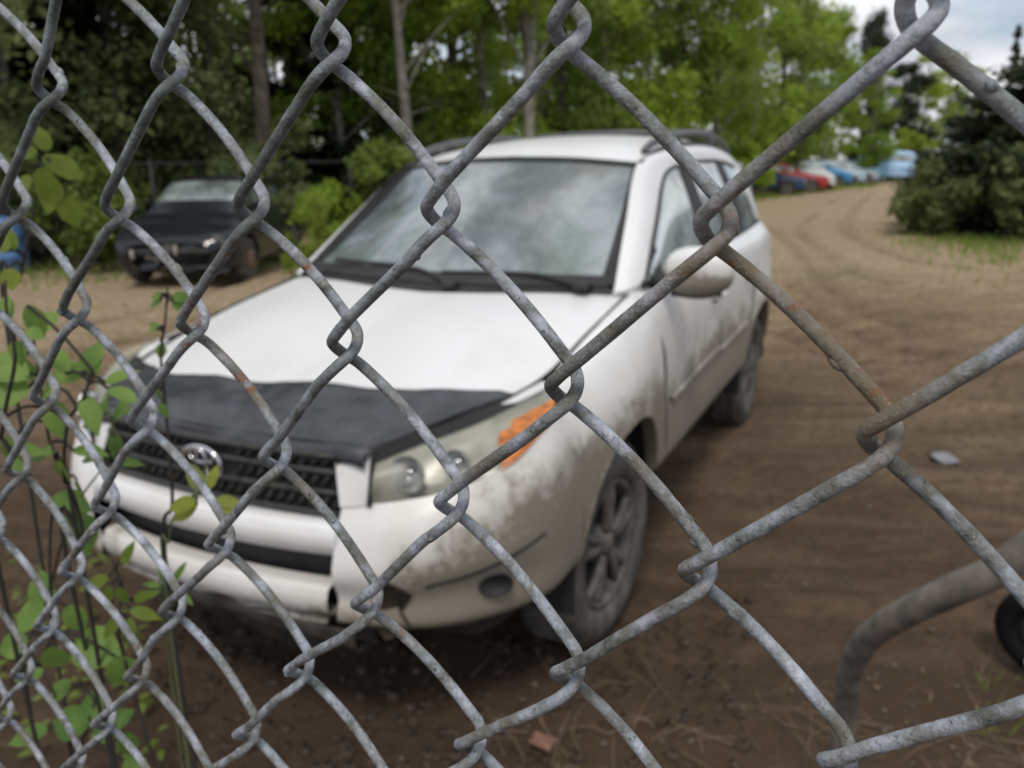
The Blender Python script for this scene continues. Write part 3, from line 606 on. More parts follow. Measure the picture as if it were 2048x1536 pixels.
# ------------------------------------------------------------------ ground
def dirt_mat():
    m, t, b = newmat('dirt'); tc = N(t, 'ShaderNodeTexCoord'); o = tc.outputs['Object']
    sp = N(t, 'ShaderNodeSeparateXYZ'); L(t, o, sp.inputs[0])
    # dry trodden soil away from the fence, damp dark soil close to it
    far = math_(t, 'MULTIPLY', sp.outputs['X'], -1.0)
    n0 = tnoise(t, o, .35, 4); rv = mapped(t, o, (1, 1, 1), (0, 0, rad(-112))); streak = tnoise(t, mapped(t, rv, (.32, 2.2, 1)), 2.0, 9, .72, .5)
    road = tnoise(t, mapped(t, o, (.22, 1.6, 1), (0, 0, rad(6))), .9, 6, .6, .4)
    k = math_(t, 'ADD', math_(t, 'DIVIDE', math_(t, 'SUBTRACT', far, 1.2), 11.0), math_(t, 'MULTIPLY', math_(t, 'SUBTRACT', n0, .5), .7))
    yk = math_(t, 'MULTIPLY', math_(t, 'ABSOLUTE', math_(t, 'MINIMUM', math_(t, 'ADD', sp.outputs['Y'], 1.6), 0)), .16)
    k = math_(t, 'ADD', k, yk)
    k = math_(t, 'ADD', k, math_(t, 'MULTIPLY', math_(t, 'SUBTRACT', streak, .5), 1.5))
    k = math_(t, 'ADD', k, math_(t, 'MULTIPLY', math_(t, 'SUBTRACT', road, .5), .5))
    c = ramp(t, k, [(0.0, (.092, .060, .038)), (.25, (.158, .106, .067)), (.5, (.245, .172, .108)), (.78, (.34, .245, .15)), (1.0, (.44, .335, .215))])
    at_ = N(t, 'ShaderNodeAttribute'); at_.attribute_name = 'wet_rut'; c = mixc(t, math_(t, 'MULTIPLY', at_.outputs['Fac'], .42), c, (.05, .030, .018))
    g1 = tnoise(t, o, 16, 8, .75); g2 = tnoise(t, o, 60, 5, .7)
    c = mixc(t, ramp(t, g1, [(.36, (.65,)*3), (.55, (0,)*3)]), c, (.06, .040, .027))
    c = mixc(t, ramp(t, g2, [(.62, (0,)*3), (.74, (.55,)*3)]), c, (.26, .20, .15))
    c = mixc(t, math_(t, 'MULTIPLY', ramp(t, tnoise(t, o, .22, 5, .6), [(.56, (0,)*3), (.66, (.5,)*3)]), math_(t, 'DIVIDE', far, 20, clamp=True)), c, (.10, .13, .045))
    L(t, c, b.inputs['Base Color']); b.inputs['Roughness'].default_value = .92; b.inputs['Specular IOR Level'].default_value = .2
    h = math_(t, 'ADD', math_(t, 'ADD', g1, math_(t, 'MULTIPLY', g2, .3)), math_(t, 'MULTIPLY', streak, 1.5)); bump(t, b, h, .7, .05)
    return m
MAT['dirt'] = dirt_mat()
def fbm(x, y, sc, seed=0.0, o=4):
    v = 0; a = 1
    for k in range(o): v += a*noise.noise(Vector((x*sc, y*sc, seed+k*7.1))); sc *= 2.1; a *= .5
    return v
def gz(x, y):
    d = math.hypot(x, y-1); near = 1/(1+(d/14)**2)
    a, b = x*.9+y*.436, -x*.436+y*.9   # tracks curving past the car
    rut = .050*fbm(a*1.9, b*.30, 1.0, 3.0, 4)
    h = near*(rut+.02*fbm(x, y, 2.6, 9.0, 4)+.010*fbm(x, y, 9.0, 5.0, 3))
    under = math.exp(-((x+2.2)/2.3)**4-(y/1.0)**4)
    return h*(1-.75*under)-.012
RUTS = [([(1700, 380), (1610, 440), (1640, 500), (1760, 560), (2048, 600), (2300, 620)], .16, .07), ([(1740, 385), (1690, 440), (1740, 490), (1880, 530), (2120, 555)], .16, .06), ([(1560, 560), (1750, 640), (2048, 680), (2300, 690)], .12, .06),
        ([(1570, 600), (1780, 690), (2060, 735), (2300, 750)], .10, .05), ([(1560, 660), (1800, 770), (2100, 810)], .12, .06), ([(1400, 900), (1700, 960), (2100, 1000), (2300, 1000)], .09, .045), ([(1350, 1000), (1650, 1080), (2100, 1120)], .07, .035), ([(1350, 1180), (1650, 1230), (2000, 1250)], .05, .03),
        ([(-150, 640), (100, 650), (300, 620), (470, 560)], .14, .05), ([(-150, 720), (100, 715), (330, 660), (420, 620)], .14, .05), ([(1480, 430), (1560, 470), (1700, 610), (1900, 640)], .14, .05)]
RP = []
for pts_, wd_, dp_ in RUTS:
    q_ = crv(np.array([ground_at(*p)[:2] for p in pts_]), 160); RP.append((q_, wd_, dp_))
def rut_field(XY):
    h = np.zeros(len(XY)); wv = np.zeros(len(XY))
    for q_, wd_, dp_ in RP:
        lo_, hi_ = q_.min(0)-1, q_.max(0)+1; m = np.where(((XY > lo_) & (XY < hi_)).all(1))[0]
        for k in range(0, len(m), 4000):
            mm = m[k:k+4000]; d = np.sqrt(((XY[mm][:, None]-q_[None])**2).sum(2)).min(1)
            n_ = np.array([noise.noise(Vector((float(x)*2.5, float(y)*2.5, 3.3))) for x, y in XY[mm]]) if len(mm) else np.zeros(0)
            g_ = np.exp(-(d/wd_)**2)*(.75+.6*n_); h[mm] += -dp_*g_+.65*dp_*np.exp(-((d-wd_*2)/(wd_*.8))**2)*(.8+.8*n_); wv[mm] = np.maximum(wv[mm], g_)
    return h, wv
gn = 480
gs = np.linspace(-1, 1, gn); gk = np.sign(gs)*(np.exp(np.abs(gs)*7.2)-1)/(math.exp(7.2)-1)*900+gs*6.5
V = []
for i in range(gn):
    for j in range(gn):
        x, y = gk[i]-1.2, gk[j]+.6; V.append((x, y, gz(x, y) if abs(x) < 40 and abs(y) < 40 else -.012))
V = np.array(V); rh, rw = rut_field(V[:, :2]); V[:, 2] += rh
gm = MB(); gm.add(V, gfaces(gn, gn)); ground = gm.build('ground', MAT['dirt']); tag(ground, kind='structure'); at_ = ground.data.attributes.new('wet_rut', 'FLOAT', 'POINT'); at_.data.foreach_set('value', rw.astype(np.float32))
# ------------------------------------------------------------------ small things on the ground
rng = random.Random(3)
gravel = MB()
ico = []
for zz, rr_, n_ in ((-.7, .7, 5), (0, 1.0, 7), (.7, .65, 5)):
    for k in range(n_): ico.append((rr_*math.cos(6.283*k/n_), rr_*math.sin(6.283*k/n_), zz))
def stone(mb, p, s, rng):
    me = [Vector((math.sin(a)*math.cos(b), math.sin(a)*math.sin(b), math.cos(a))) for a in (0.3, 1.1, 1.9, 2.8) for b in (0, 1.26, 2.51, 3.77, 5.03)]
    V = np.array([list(v*(1+rng.uniform(-.25, .25))) for v in me])*np.array([s, s*rng.uniform(.6, 1), s*rng.uniform(.45, .8)])
    a = rng.uniform(0, 6.28); V = V@np.array([[math.cos(a), math.sin(a), 0], [-math.sin(a), math.cos(a), 0], [0, 0, 1]])+np.array(p)
    mb.add(V, gfaces(4, 5, True)+[(0, 1, 2, 3, 4), (19, 18, 17, 16, 15)])
for k in range(1500):
    r_ = rng.uniform(0, 1)**1.4*9; a = rng.uniform(rad(165), rad(245)); x, y = CAM[0]+(r_+.9)*math.cos(a), CAM[1]+(r_+.9)*math.sin(a)
    stone(gravel, (x, y, gz(x, y)+.001), rng.choice([.004, .005, .006, .008, .013]), rng)
tag(gravel.build('gravel', plain('gravel_stone', (.15, .12, .092), .9, scale=5, var=.6)), 'scattered gravel and clods lying on the damp brown dirt', 'gravel', kind='stuff')
clods = MB()
for k in range(420):
    q = ground_at(rng.uniform(300, 1500), rng.uniform(1180, 1560)); stone(clods, (q[0], q[1], gz(q[0], q[1])+.004), rng.uniform(.008, .028), rng)
tag(clods.build('soil_clods', plain('damp_soil', (.055, .036, .024), .95, scale=20, var=.5)), 'damp dark soil clods under and before the front bumper', 'soil', kind='stuff')
# dry stalks and litter
dry = MB()
for k in range(260):
    q = ground_at(rng.uniform(900, 2250), 1300+rng.uniform(0, 1)**.7*420); z = gz(q[0], q[1]); a = rng.uniform(0, 6.28); l = rng.uniform(.04, .20); e = rng.choice([rng.uniform(0, .15), rng.uniform(0, .15), rng.uniform(.4, 1.2)])
    p0 = np.array([q[0], q[1], z+.004]); d = np.array([math.cos(a)*math.cos(e), math.sin(a)*math.cos(e), math.sin(e)]); b = np.array([rng.uniform(-.2, .2)*l for _ in range(3)]); b[2] = abs(b[2])
    add_tube(dry, crv([p0, p0+d*l*.5+b*.5, p0+d*l], 5), np.linspace(.0022, .0008, 5), 4, caps=False)
tag(dry.build('dry_grass', plain('dry_stalk', (.17, .12, .075), .9, var=.5, scale=3)), 'dry broken grass stalks and litter in the lower right corner', 'dry grass', kind='stuff')
def leaf_geo(mb, base, tip, up, width, mi=0, fold=.18, jag=0.0):
    base, tip, up = (np.array(v, float) for v in (base, tip, up)); d = tip-base; l = np.linalg.norm(d); t = d/l; s = np.cross(t, up); s /= np.linalg.norm(s)+1e-9; n = np.cross(s, t)
    prof = [(0, .02), (.12, .55), (.3, .95), (.48, 1.0), (.68, .78), (.86, .38), (1.0, .0)]
    V = []
    for a, w_ in prof:
        droop = -n*l*(.08+.3*abs(math.sin(base[0]*917+base[1]*523)))*a*a; c = base+d*a+droop
        V += [c-s*width*.5*w_*(1+jag*math.sin(a*40))+n*fold*width*w_*.5, c, c+s*width*.5*w_*(1-jag*math.sin(a*43))+n*fold*width*w_*.5]
    mb.add(V, gfaces(len(prof), 3), mi)
lit = MB()
for k in range(420):
    q = ground_at(rng.uniform(500, 2150), rng.uniform(640, 1560)); a = rng.uniform(0, 6.28); s = rng.uniform(.005, .012); z = gz(q[0], q[1])+.008
    lit.add([(q[0]+s*math.cos(a+b_)*r_, q[1]+s*math.sin(a+b_)*r_, z+rng.uniform(-.004, .012)) for b_, r_ in ((0, 1), (1.2, .6), (2.6, .55), (3.3, .9), (4.5, .6), (5.4, .55))], [(0, 1, 2), (0, 2, 3), (0, 3, 4), (0, 4, 5)])
tag(lit.build('leaf_litter', plain('dead_leaf', (.12, .09, .055), .9, scale=1.3, var=.8)), 'small dead leaves and bark bits strewn over the dirt', 'leaf litter', kind='stuff')
brk = MB(); q = ground_at(1085, 1500); add_patch(brk, grid([[(q[0]+a*.025, q[1]+b*.034, gz(q[0], q[1])+.016+.006*math.sin(a*3+b*2)) for b in (-1, 0, 1)] for a in (-1, 0, 1)], 6, 6), 0, 0, mirror=False)
o = brk.build('brick_chip', plain('red_chip', (.22, .11, .08), .8)); o.modifiers.new('s', 'SOLIDIFY').thickness = .012; tag(o, 'small reddish chip lying on the dark soil at the bottom of the view', 'brick chip')
sc = MB(); q = ground_at(1890, 910); add_patch(sc, grid([[(q[0]+a*.06+b*.02, q[1]+b*.07, gz(q[0], q[1])+.022+.018*math.sin(a*4+b*3)) for b in (-1, 0, 1)] for a in (-1, 0, 1)], 8, 8), 0, 0, mirror=False)
o = sc.build('plastic_scrap', plain('grey_scrap', (.22, .22, .235), .5)); o.modifiers.new('s', 'SOLIDIFY').thickness = .003; tag(o, 'pale grey crumpled scrap lying on the dirt right of the SUV', 'scrap')
# ------------------------------------------------------------------ bent pipe and small wheel, lower right
MAT['pipe'] = plain('dull_pipe', (.17, .148, .125), .65, .15, scale=30, var=.45)
pp = [at(1690, 1470, 1.62)]
P = [at(2330, 1010, .88), at(2200, 1030, .90), at(2090, 1075, .93), at(2000, 1138, .97), at(1900, 1184, 1.02), at(1800, 1232, 1.10), at(1735, 1278, 1.18), at(1700, 1345, 1.27), at(1690, 1430, 1.36)]
P = P+[np.array([P[-1][0], P[-1][1], z]) for z in (P[-1][2]-.12, .3, -.06)]; e = P[0]; P = [np.array([e[0], e[1]+.03, z]) for z in (-.05, .3)]+[e+(0, .02, -.12)]+P
pm = MB(); add_tube(pm, crv(P, 110), .0195, 20); o = pm.build('bent_pipe', MAT['pipe']); tag(o, 'thick grey bent steel pipe curving down into the dirt at lower right', 'pipe')
cw_ = empty('cart_wheel', tuple(ground_at(2078, 1345)+np.array([0, 0, .145])), rad(62), 'small black wheel half out of view beside the bent grey pipe', 'wheel')
t_ = MB(); add_lathe(t_, [(.075, .03), (.09, .045), (.125, .045), (.145, .025), (.148, 0), (.145, -.025), (.125, -.045), (.09, -.045), (.075, -.03)], (0, 0, 0), 'y', 40); t_.build('tyre', plain('black_rubber', (.006, .006, .006), .8, spec=.2), cw_)
t_ = MB(); add_lathe(t_, [(.001, .02), (.03, .035), (.05, .018), (.076, .026), (.076, -.026), (.05, -.018), (.001, -.02)], (0, 0, 0), 'y', 32); t_.build('rim', MAT['black'], cw_)
# ------------------------------------------------------------------ foliage materials
def leafmat(name, a, b_, trans=.45, sc=.9, rough=.55):
    m, t, b = newmat(name); tc = N(t, 'ShaderNodeTexCoord'); geo = N(t, 'ShaderNodeObjectInfo')
    n = tnoise(t, tc.outputs['Object'], sc, 5, .7); n2 = tnoise(t, tc.outputs['Object'], 14 if sc < 5 else 45, 5, .75)
    f = math_(t, 'ADD', math_(t, 'MULTIPLY', n, .8), math_(t, 'MULTIPLY', n2, .45)); f = math_(t, 'ADD', f, math_(t, 'MULTIPLY', math_(t, 'SUBTRACT', geo.outputs['Random'], .5), .18))
    c = ramp(t, f, [(.45, a), (.78, b_)])
    L(t, c, b.inputs['Base Color']); b.inputs['Roughness'].default_value = rough; b.inputs['Specular IOR Level'].default_value = .3
    tr = N(t, 'ShaderNodeBsdfTranslucent'); L(t, c, tr.inputs[0]); ms = N(t, 'ShaderNodeMixShader'); ms.inputs[0].default_value = trans
    L(t, b.outputs[0], ms.inputs[1]); L(t, tr.outputs[0], ms.inputs[2]); L(t, ms.outputs[0], t.nodes['Material Output'].inputs['Surface']); return m
MAT['weed'] = leafmat('weed_leaf', (.10, .20, .04), (.25, .38, .085), .35, 14)
MAT['weed_y'] = leafmat('young_yellow_leaf', (.17, .25, .04), (.36, .40, .07), .5, 14)
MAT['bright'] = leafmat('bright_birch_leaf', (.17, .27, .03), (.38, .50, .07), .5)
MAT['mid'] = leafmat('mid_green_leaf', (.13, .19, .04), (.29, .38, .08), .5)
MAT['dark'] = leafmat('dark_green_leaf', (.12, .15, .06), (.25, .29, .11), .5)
MAT['spruce'] = leafmat('spruce_needles', (.020, .030, .016), (.055, .070, .028), .2)
MAT['bark'] = plain('grey_brown_bark', (.075, .065, .052), .95, scale=6, var=.5)
MAT['pale_bark'] = plain('pale_birch_bark', (.19, .18, .155), .9, scale=4, var=.55)
MAT['stem'] = plain('dark_stem', (.035, .030, .024), .9)
MAT['stem_g'] = plain('green_stem', (.09, .12, .05), .8)
# ------------------------------------------------------------------ weeds right behind the fence
def weed(label, stem, leaves, mat, lw=.5, name='weed', smat='stem', r0=.0019, seed=1):
    """stem: list of (px,py,depth) from the top down; runs on to the ground"""
    rg = random.Random(seed); P = [at(*s) for s in stem]; b = P[-1].copy()
    foot = np.array([b[0]-.02, b[1]-.02, 0.0]); mid = (b+foot)/2+np.array([rg.uniform(-.04, .05), rg.uniform(-.05, .05), 0]); P += [mid, foot]
    root = empty(name, tuple(foot), 0, label, 'weed')
    Q = crv(P, 50); m = MB(); add_tube(m, Q, np.linspace(r0*.45, r0, 50), 7); 
    lf = MB()
    for k, (px, py, dp, size, ang, flip) in enumerate(leaves):
        size *= .82
        tip_dir = math.radians(ang); c = at(px, py, dp)
        # leaf lies roughly level and fans out from its node on the stem
        d = AX.T @ np.array([math.cos(tip_dir), math.sin(tip_dir), rg.uniform(-.5, .5)]); d /= np.linalg.norm(d)
        base = c-d*size*.45; up = AX.T @ np.array([rg.uniform(-.35, .35), -.75, -.75+rg.uniform(-.5, .4)]) if not flip else AX.T @ np.array([.3, -.4, -.9])
        leaf_geo(lf, base, base+d*size, up, size*lw*rg.uniform(.85, 1.15), jag=.06)
        i = int(np.argmin(np.linalg.norm(Q-base, axis=1))); add_tube(m, crv([Q[i], (Q[i]+base)/2+np.array([0, 0, .004]), base+d*size*.05], 6), .0011, 5, caps=False)
    m.build('stem', MAT[smat], root, off=foot); lf.build('leaves', MAT[mat], root, off=foot)
    return root
def fan(px, py, dp, size, angs, spread=28, seed=0, flip=0):
    rg = random.Random(seed*13+int(px)); out = []
    k = 1600*size/dp*.5
    size *= .8
    for a in angs: out.append((px+math.cos(rad(a))*k*.9, py+math.sin(rad(a))*k*.9, dp+rg.uniform(-.01, .01), size*rg.uniform(.8, 1.1), a, flip))
    return out
weed('tall leafy weed with yellow and light green leaves against the dark woods at upper left', [(88, 285, .62), (75, 380, .62), (40, 560, .63), (20, 700, .64)],
     fan(92, 320, .60, .034, (-100, 20, 95, 200), seed=1, flip=1)+fan(78, 350, .61, .03, (150, 70, -40), seed=2, flip=1)+[(140, 420, .62, .03, 80, 1), (100, 385, .61, .035, 110, 1)]+fan(15, 520, .6, .03, (-80, -110, 80), seed=3, flip=1), 'weed_y', .75, seed=2)
weed('broad leaved weed spreading level clusters beside the left edge of the SUV bumper', [(70, 700, .55), (85, 800, .55), (105, 900, .56), (150, 1000, .57), (165, 1080, .58), (140, 1150, .60)],
     fan(75, 770, .54, .052, (-150, -20, 170, 60), seed=4, flip=1)+fan(60, 690, .55, .04, (100, -60), seed=5, flip=1)+fan(40, 840, .54, .045, (-170, 100), seed=3, flip=1)+fan(130, 900, .55, .035, (0, 170, 100), seed=6), 'weed', .62, seed=3)
weed('weed with toothed leaves on thin branching stems just left of the SUV grille', [(185, 740, .52), (165, 800, .52), (135, 850, .53), (130, 960, .55), (160, 1100, .58)],
     fan(150, 770, .52, .042, (-60, 60, 170, -120), seed=7, flip=1)+fan(195, 775, .52, .034, (-30, 10, -100), seed=8)+[(70, 640, .53, .03, 70, 1)], 'weed', .5, seed=4)
weed('slender weed with small opposite leaves in front of the left headlight', [(335, 575, .66), (330, 650, .66), (322, 710, .66), (330, 800, .67), (345, 1000, .68), (340, 1200, .7)],
     fan(335, 600, .66, .024, (-15, 170, 25, 205), seed=9, flip=1)+fan(325, 665, .66, .018, (-160, -140), seed=1)+[(322, 700, .66, .016, 90, 1), (318, 790, .66, .018, 90, 0), (326, 820, .66, .018, 90, 0), (305, 780, .66, .016, 200, 0)], 'weed', .6, seed=5, r0=.002)
weed('light green leaf cluster standing before the emblem on the black grille', [(412, 930, .55), (408, 975, .55), (360, 1015, .56), (338, 1080, .57), (340, 1250, .6)],
     fan(408, 1000, .55, .034, (-70, 20, 170, 150, -110, 35, 5), seed=10, flip=1), 'weed_y', .45, seed=6, smat='stem_g', r0=.0011)
weed('thin sprout with pointed leaves beside the left end of the bumper', [(215, 800, .6), (225, 900, .6), (155, 1010, .61), (160, 1100, .62)],
     fan(215, 850, .6, .032, (-100, 60, 80, -40), seed=11)+fan(215, 920, .6, .034, (5, 185), seed=12, flip=1)+[(155, 975, .6, .02, 95, 0), (240, 815, .6, .028, 130, 0)], 'weed', .38, seed=7, smat='stem_g', r0=.0012)
weed('yellow green wilted weed curling under the left corner of the bumper', [(225, 1120, .6), (245, 1180, .6), (235, 1240, .6), (250, 1320, .62)],
     fan(230, 1150, .6, .036, (160, -60, 70, 110), seed=13, flip=1)+fan(245, 1215, .6, .034, (15, 70, 120, -30), seed=14, flip=1), 'weed_y', .42, seed=8)
weed('small sprig with narrow leaves before the lower bumper lip', [(340, 1140, .64), (345, 1175, .64), (330, 1220, .65), (335, 1300, .66)],
     fan(340, 1175, .64, .030, (-60, 160, 30, -120, 190), seed=15), 'weed', .32, seed=9, smat='stem_g', r0=.0012)
weed('low weed with big round leaves in the lower left corner behind the mesh', [(100, 1180, .62), (110, 1250, .62), (80, 1330, .63), (60, 1420, .64)],
     [(85, 1180, .62, .036, -100, 1), (60, 1230, .61, .042, 180, 1), (150, 1235, .62, .032, 60, 1), (25, 1290, .6, .036, 160, 1), (185, 1295, .62, .050, 8, 1), (110, 1320, .62, .04, 90, 1), (245, 1342, .62, .040, 80, 1), (160, 1060, .6, .045, 70, 1), (140, 1000, .6, .035, 10, 0)], 'weed', .72, seed=10)
weed('low dark weed with rounded leaves at the very bottom of the left side', [(190, 1400, .66), (180, 1440, .66), (160, 1500, .67), (150, 1560, .68)],
     [(190, 1410, .66, .036, -80, 1), (140, 1445, .66, .05, 180, 1), (120, 1380, .67, .03, 150, 0), (210, 1460, .66, .03, 60, 0), (255, 1490, .66, .035, 80, 1), (235, 1440, .66, .03, -40, 0), (60, 1470, .67, .04, 170, 0), (60, 1350, .67, .03, 170, 0), (270, 1530, .67, .03, 20, 0)], 'weed', .68, seed=11)
weed('dark bare twig with few leaves crossing the tall left edge of the view', [(10, 560, .5), (15, 640, .5), (30, 720, .5), (5, 860, .52), (-10, 1100, .55)], fan(20, 660, .5, .03, (-100, 10, 70), seed=17, flip=1)+fan(10, 900, .52, .03, (0, 60), seed=18), 'weed', .55, seed=12)
gc = MB()
for k in range(90):
    q = ground_at(rng.uniform(-250, 330), rng.uniform(1120, 1700)); z = gz(q[0], q[1])
    for j in range(4):
        a = rng.uniform(0, 6.28); s = rng.uniform(.02, .05); b = np.array([q[0], q[1], z+rng.uniform(.01, .12)]); leaf_geo(gc, b, b+np.array([math.cos(a)*s, math.sin(a)*s, rng.uniform(-.01, .03)]), (0, 0, 1), s*.6)
tag(gc.build('ground_cover', MAT['mid']), 'low green ground cover growing along the foot of the fence', 'ground cover', kind='stuff')
# ------------------------------------------------------------------ parked cars and the wreck
def paint(name, col, rough=.3): return plain(name, col, rough, 0, .5, var=.12, scale=2)
def car_shape(kind):
    """stations: x, half width, sill z, shoulder z, deck z (bonnet/boot/belt), cabin half width, cabin top z"""
    if kind == 'van': return [(0, .80, .35, .75, .80), (-.08, .90, .3, .85, .95), (-.9, .95, .3, .95, 1.12), (-1.4, .97, .3, 1.0, 1.2), (-4.6, .97, .3, 1.0, 1.2), (-4.9, .94, .35, 1.0, 1.2)], [(-1.0, .82, 1.15, 1.18), (-1.55, .80, 1.15, 1.85), (-2.2, .80, 1.15, 1.98), (-4.4, .80, 1.15, 1.98), (-4.85, .80, 1.15, 1.85), (-4.92, .84, 1.15, 1.2)]
    if kind == 'hatch': return [(0, .58, .35, .52, .60), (-.12, .76, .24, .60, .70), (-.45, .86, .22, .70, .82), (-1.05, .88, .22, .80, .95), (-3.6, .88, .22, .86, 1.0), (-4.05, .86, .3, .86, 1.0), (-4.15, .80, .35, .82, .96)], [(-.95, .70, .93, .95), (-1.75, .60, .93, 1.40), (-2.4, .58, .95, 1.46), (-3.3, .58, .97, 1.42), (-3.75, .60, .98, 1.25), (-4.0, .68, .98, 1.02)]
    if kind == 'pickup': return [(0, .80, .4, .75, .85), (-.1, .92, .35, .85, 1.0), (-1.2, .95, .35, .95, 1.10), (-2.7, .95, .35, .95, 1.12), (-5.0, .95, .4, .95, 1.12), (-5.1, .90, .45, .95, 1.1)], [(-1.25, .78, 1.1, 1.12), (-1.75, .70, 1.1, 1.72), (-2.2, .70, 1.1, 1.78), (-2.6, .70, 1.1, 1.76), (-2.8, .74, 1.1, 1.12)]
    return [(0, .70, .35, .58, .62), (-.10, .84, .22, .64, .72), (-.8, .88, .22, .74, .84), (-1.3, .89, .22, .80, .92), (-3.7, .89, .22, .84, .96), (-4.5, .86, .25, .84, .98), (-4.65, .80, .35, .8, .92)], [(-1.15, .72, .90, .92), (-1.9, .60, .9, 1.36), (-2.5, .57, .92, 1.42), (-3.1, .58, .93, 1.38), (-3.9, .72, .95, .98)]
def make_car(name, label, kind, mat, loc, rz, group=None, glassm='side_glass', wheels=True, lamps=True, strip=False):
    root = empty(name, tuple(loc), rz, label, 'van' if kind == 'van' else ('pickup' if kind == 'pickup' else 'car'), group)
    lo, hi = car_shape(kind); b = MB(); rows = []
    for x, w_, z0, z1, z2 in lo: rows.append([(x, w_*.86, z0), (x, w_*.98, z0+.08), (x, w_, (z0+z1)/2), (x, w_*.985, z1), (x, w_*.90, z2-.02), (x, w_*.6, z2+.01), (x, 0, z2+.03)])
    L_ = -lo[-1][0]; wx = (-.80, -L_+.85) if kind != 'pickup' else (-.95, -4.1)
    arches = [(a, .31, .36) for a in wx]
    add_patch(b, rows, 130, 50, keep=arch_keep(arches, .03))
    x, w_, z0, z1, z2 = lo[0]
    if not strip: add_patch(b, [[(x, 0, z2+.03), (x, w_*.6, z2+.01), (x, w_*.9, z2-.02)], [(x+.03, 0, (z0+z2)/2), (x+.03, w_*.6, (z0+z2)/2), (x+.0, w_, (z0+z2)/2)], [(x, 0, z0), (x, w_*.6, z0), (x, w_*.86, z0)]], 8, 10)
    x, w_, z0, z1, z2 = lo[-1]
    add_patch(b, [[(x, 0, z2+.03), (x, w_*.6, z2+.01), (x, w_*.9, z2-.02)], [(x-.03, 0, (z0+z2)/2), (x-.03, w_*.6, (z0+z2)/2), (x, w_, (z0+z2)/2)], [(x, 0, z0), (x, w_*.6, z0), (x, w_*.86, z0)]], 8, 10)
    # cabin: roof and pillars painted, panes set in between
    rows = [[(x, w_+.02, zb), (x, w_*.97+.01, zb+(zt-zb)*.5), (x, w_*.93, zt-.03*(zt > zb+.1)), (x, w_*.6, zt+.015), (x, 0, zt+.02)] for x, w_, zb, zt in hi]
    G = grid(rows, 60, 30); nU, nV = 60, 30; top = []; pane = []; scr = []
    xs = G[:, 0, 0]; fr_, bk = hi[1][0], hi[-2][0]; F = gfaces(nU, nV)
    for f in F:
        i, j = f[0]//nV, f[0] % nV; x = G[i, j, 0]
        side = j < nV*.42
        if side:
            e = 3 <= j <= nV*.42-3
            pil = any(abs(x-p) < .045 for p in ((fr_+bk)/2, fr_-.05+.0, bk+.35))
            (pane if e and not pil and 8 < i < nU-6 and not (kind == 'van' and i > 26) else top).append(f)
        else:
            (scr if (x > fr_+.06 and 3 < i) or (x < bk-.05 and i < nU-3 and kind != 'van') else top).append(f)
    V = G.reshape(-1, 3); mir = np.array([1, -1, 1]); b.add(V, top); b.add(V*mir, top); b.build('body', mat, root)
    g = MB(); g.add(V, pane); g.add(V*mir, pane); g.add(V, scr); g.add(V*mir, scr); g.build('glass', MAT[glassm], root)
    u = MB(); add_box(u, (-L_/2, 0, .40), (L_*.92, 1.2, .30)); 
    for a, _, r in arches:
        for s in (1, -1): add_patch(u, [[(a+.372*math.cos(rad(t)), s*y, .31+.372*math.sin(rad(t))) for y in (.84, .5)] for t in range(-10, 191, 10)], 0, 0, mirror=False)
    u.build('underbody', MAT['black'], root)
    if wheels:
        for a in wx:
            for s in (1, -1):
                wh = empty('wheel', (a, s*.76, .31)); wh.parent = root
                t_ = MB(); add_lathe(t_, [(.19, s*.08), (.21, s*.10), (.28, s*.10), (.31, s*.06), (.315, 0), (.31, -s*.06), (.28, -s*.1), (.19, -s*.09)], (0, 0, 0), 'y', 28); t_.build('tyre', MAT['rubber'], wh)
                r_ = MB(); add_lathe(r_, [(.001, s*.075), (.05, s*.08), (.08, s*.05), (.15, s*.06), (.19, s*.085), (.195, s*.08)], (0, 0, 0), 'y', 20); r_.build('rim', MAT['rim'], wh)
    if lamps:
        x, w_, z0, z1, z2 = lo[1]
        for s in (1, -1):
            h = MB(); add_ell(h, (x+.05, s*w_*.78, z1-.03), (.06, .15, .065)); h.build('headlight', MAT['reflector'], root)
            x2, w2, a0, a1, a2 = lo[-1]; h = MB(); add_ell(h, (x2+.03, s*w2*.85, a1-.05), (.06, .13, .08)); h.build('tail_light', MAT['redlens'], root)
        h = MB(); add_box(h, (.02, 0, (lo[0][2]+lo[0][4])/2), (.05, .9, .12), bev=.02); h.build('grille', MAT['mesh_black'], root)
    return root
bk = paint('black_car_paint', (.014, .016, .020), .12)
q = ground_at(345, 578)
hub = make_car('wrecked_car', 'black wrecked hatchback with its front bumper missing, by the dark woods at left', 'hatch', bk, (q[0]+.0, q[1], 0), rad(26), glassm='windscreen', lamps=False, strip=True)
fx = MB(); add_box(fx, (-.16, 0, .58), (.10, 1.35, .07), bev=.02); add_box(fx, (-.05, 0, .50), (.06, 1.15, .10), bev=.02); add_box(fx, (-.20, 0, .38), (.06, .7, .36), bev=.02); add_box(fx, (-.15, 0, .27), (.1, 1.3, .07), bev=.02); fx.build('front_crash_bar', MAT['black'], hub)
for y, z, s_ in ((.10, .52, .04), (-.50, .47, .05)):
    e = MB(); add_box(e, (-.02, y, z), (.05, s_, .14), bev=.015); e.build('bumper_bracket', plain('pale_bracket', (.35, .33, .28), .7), hub)
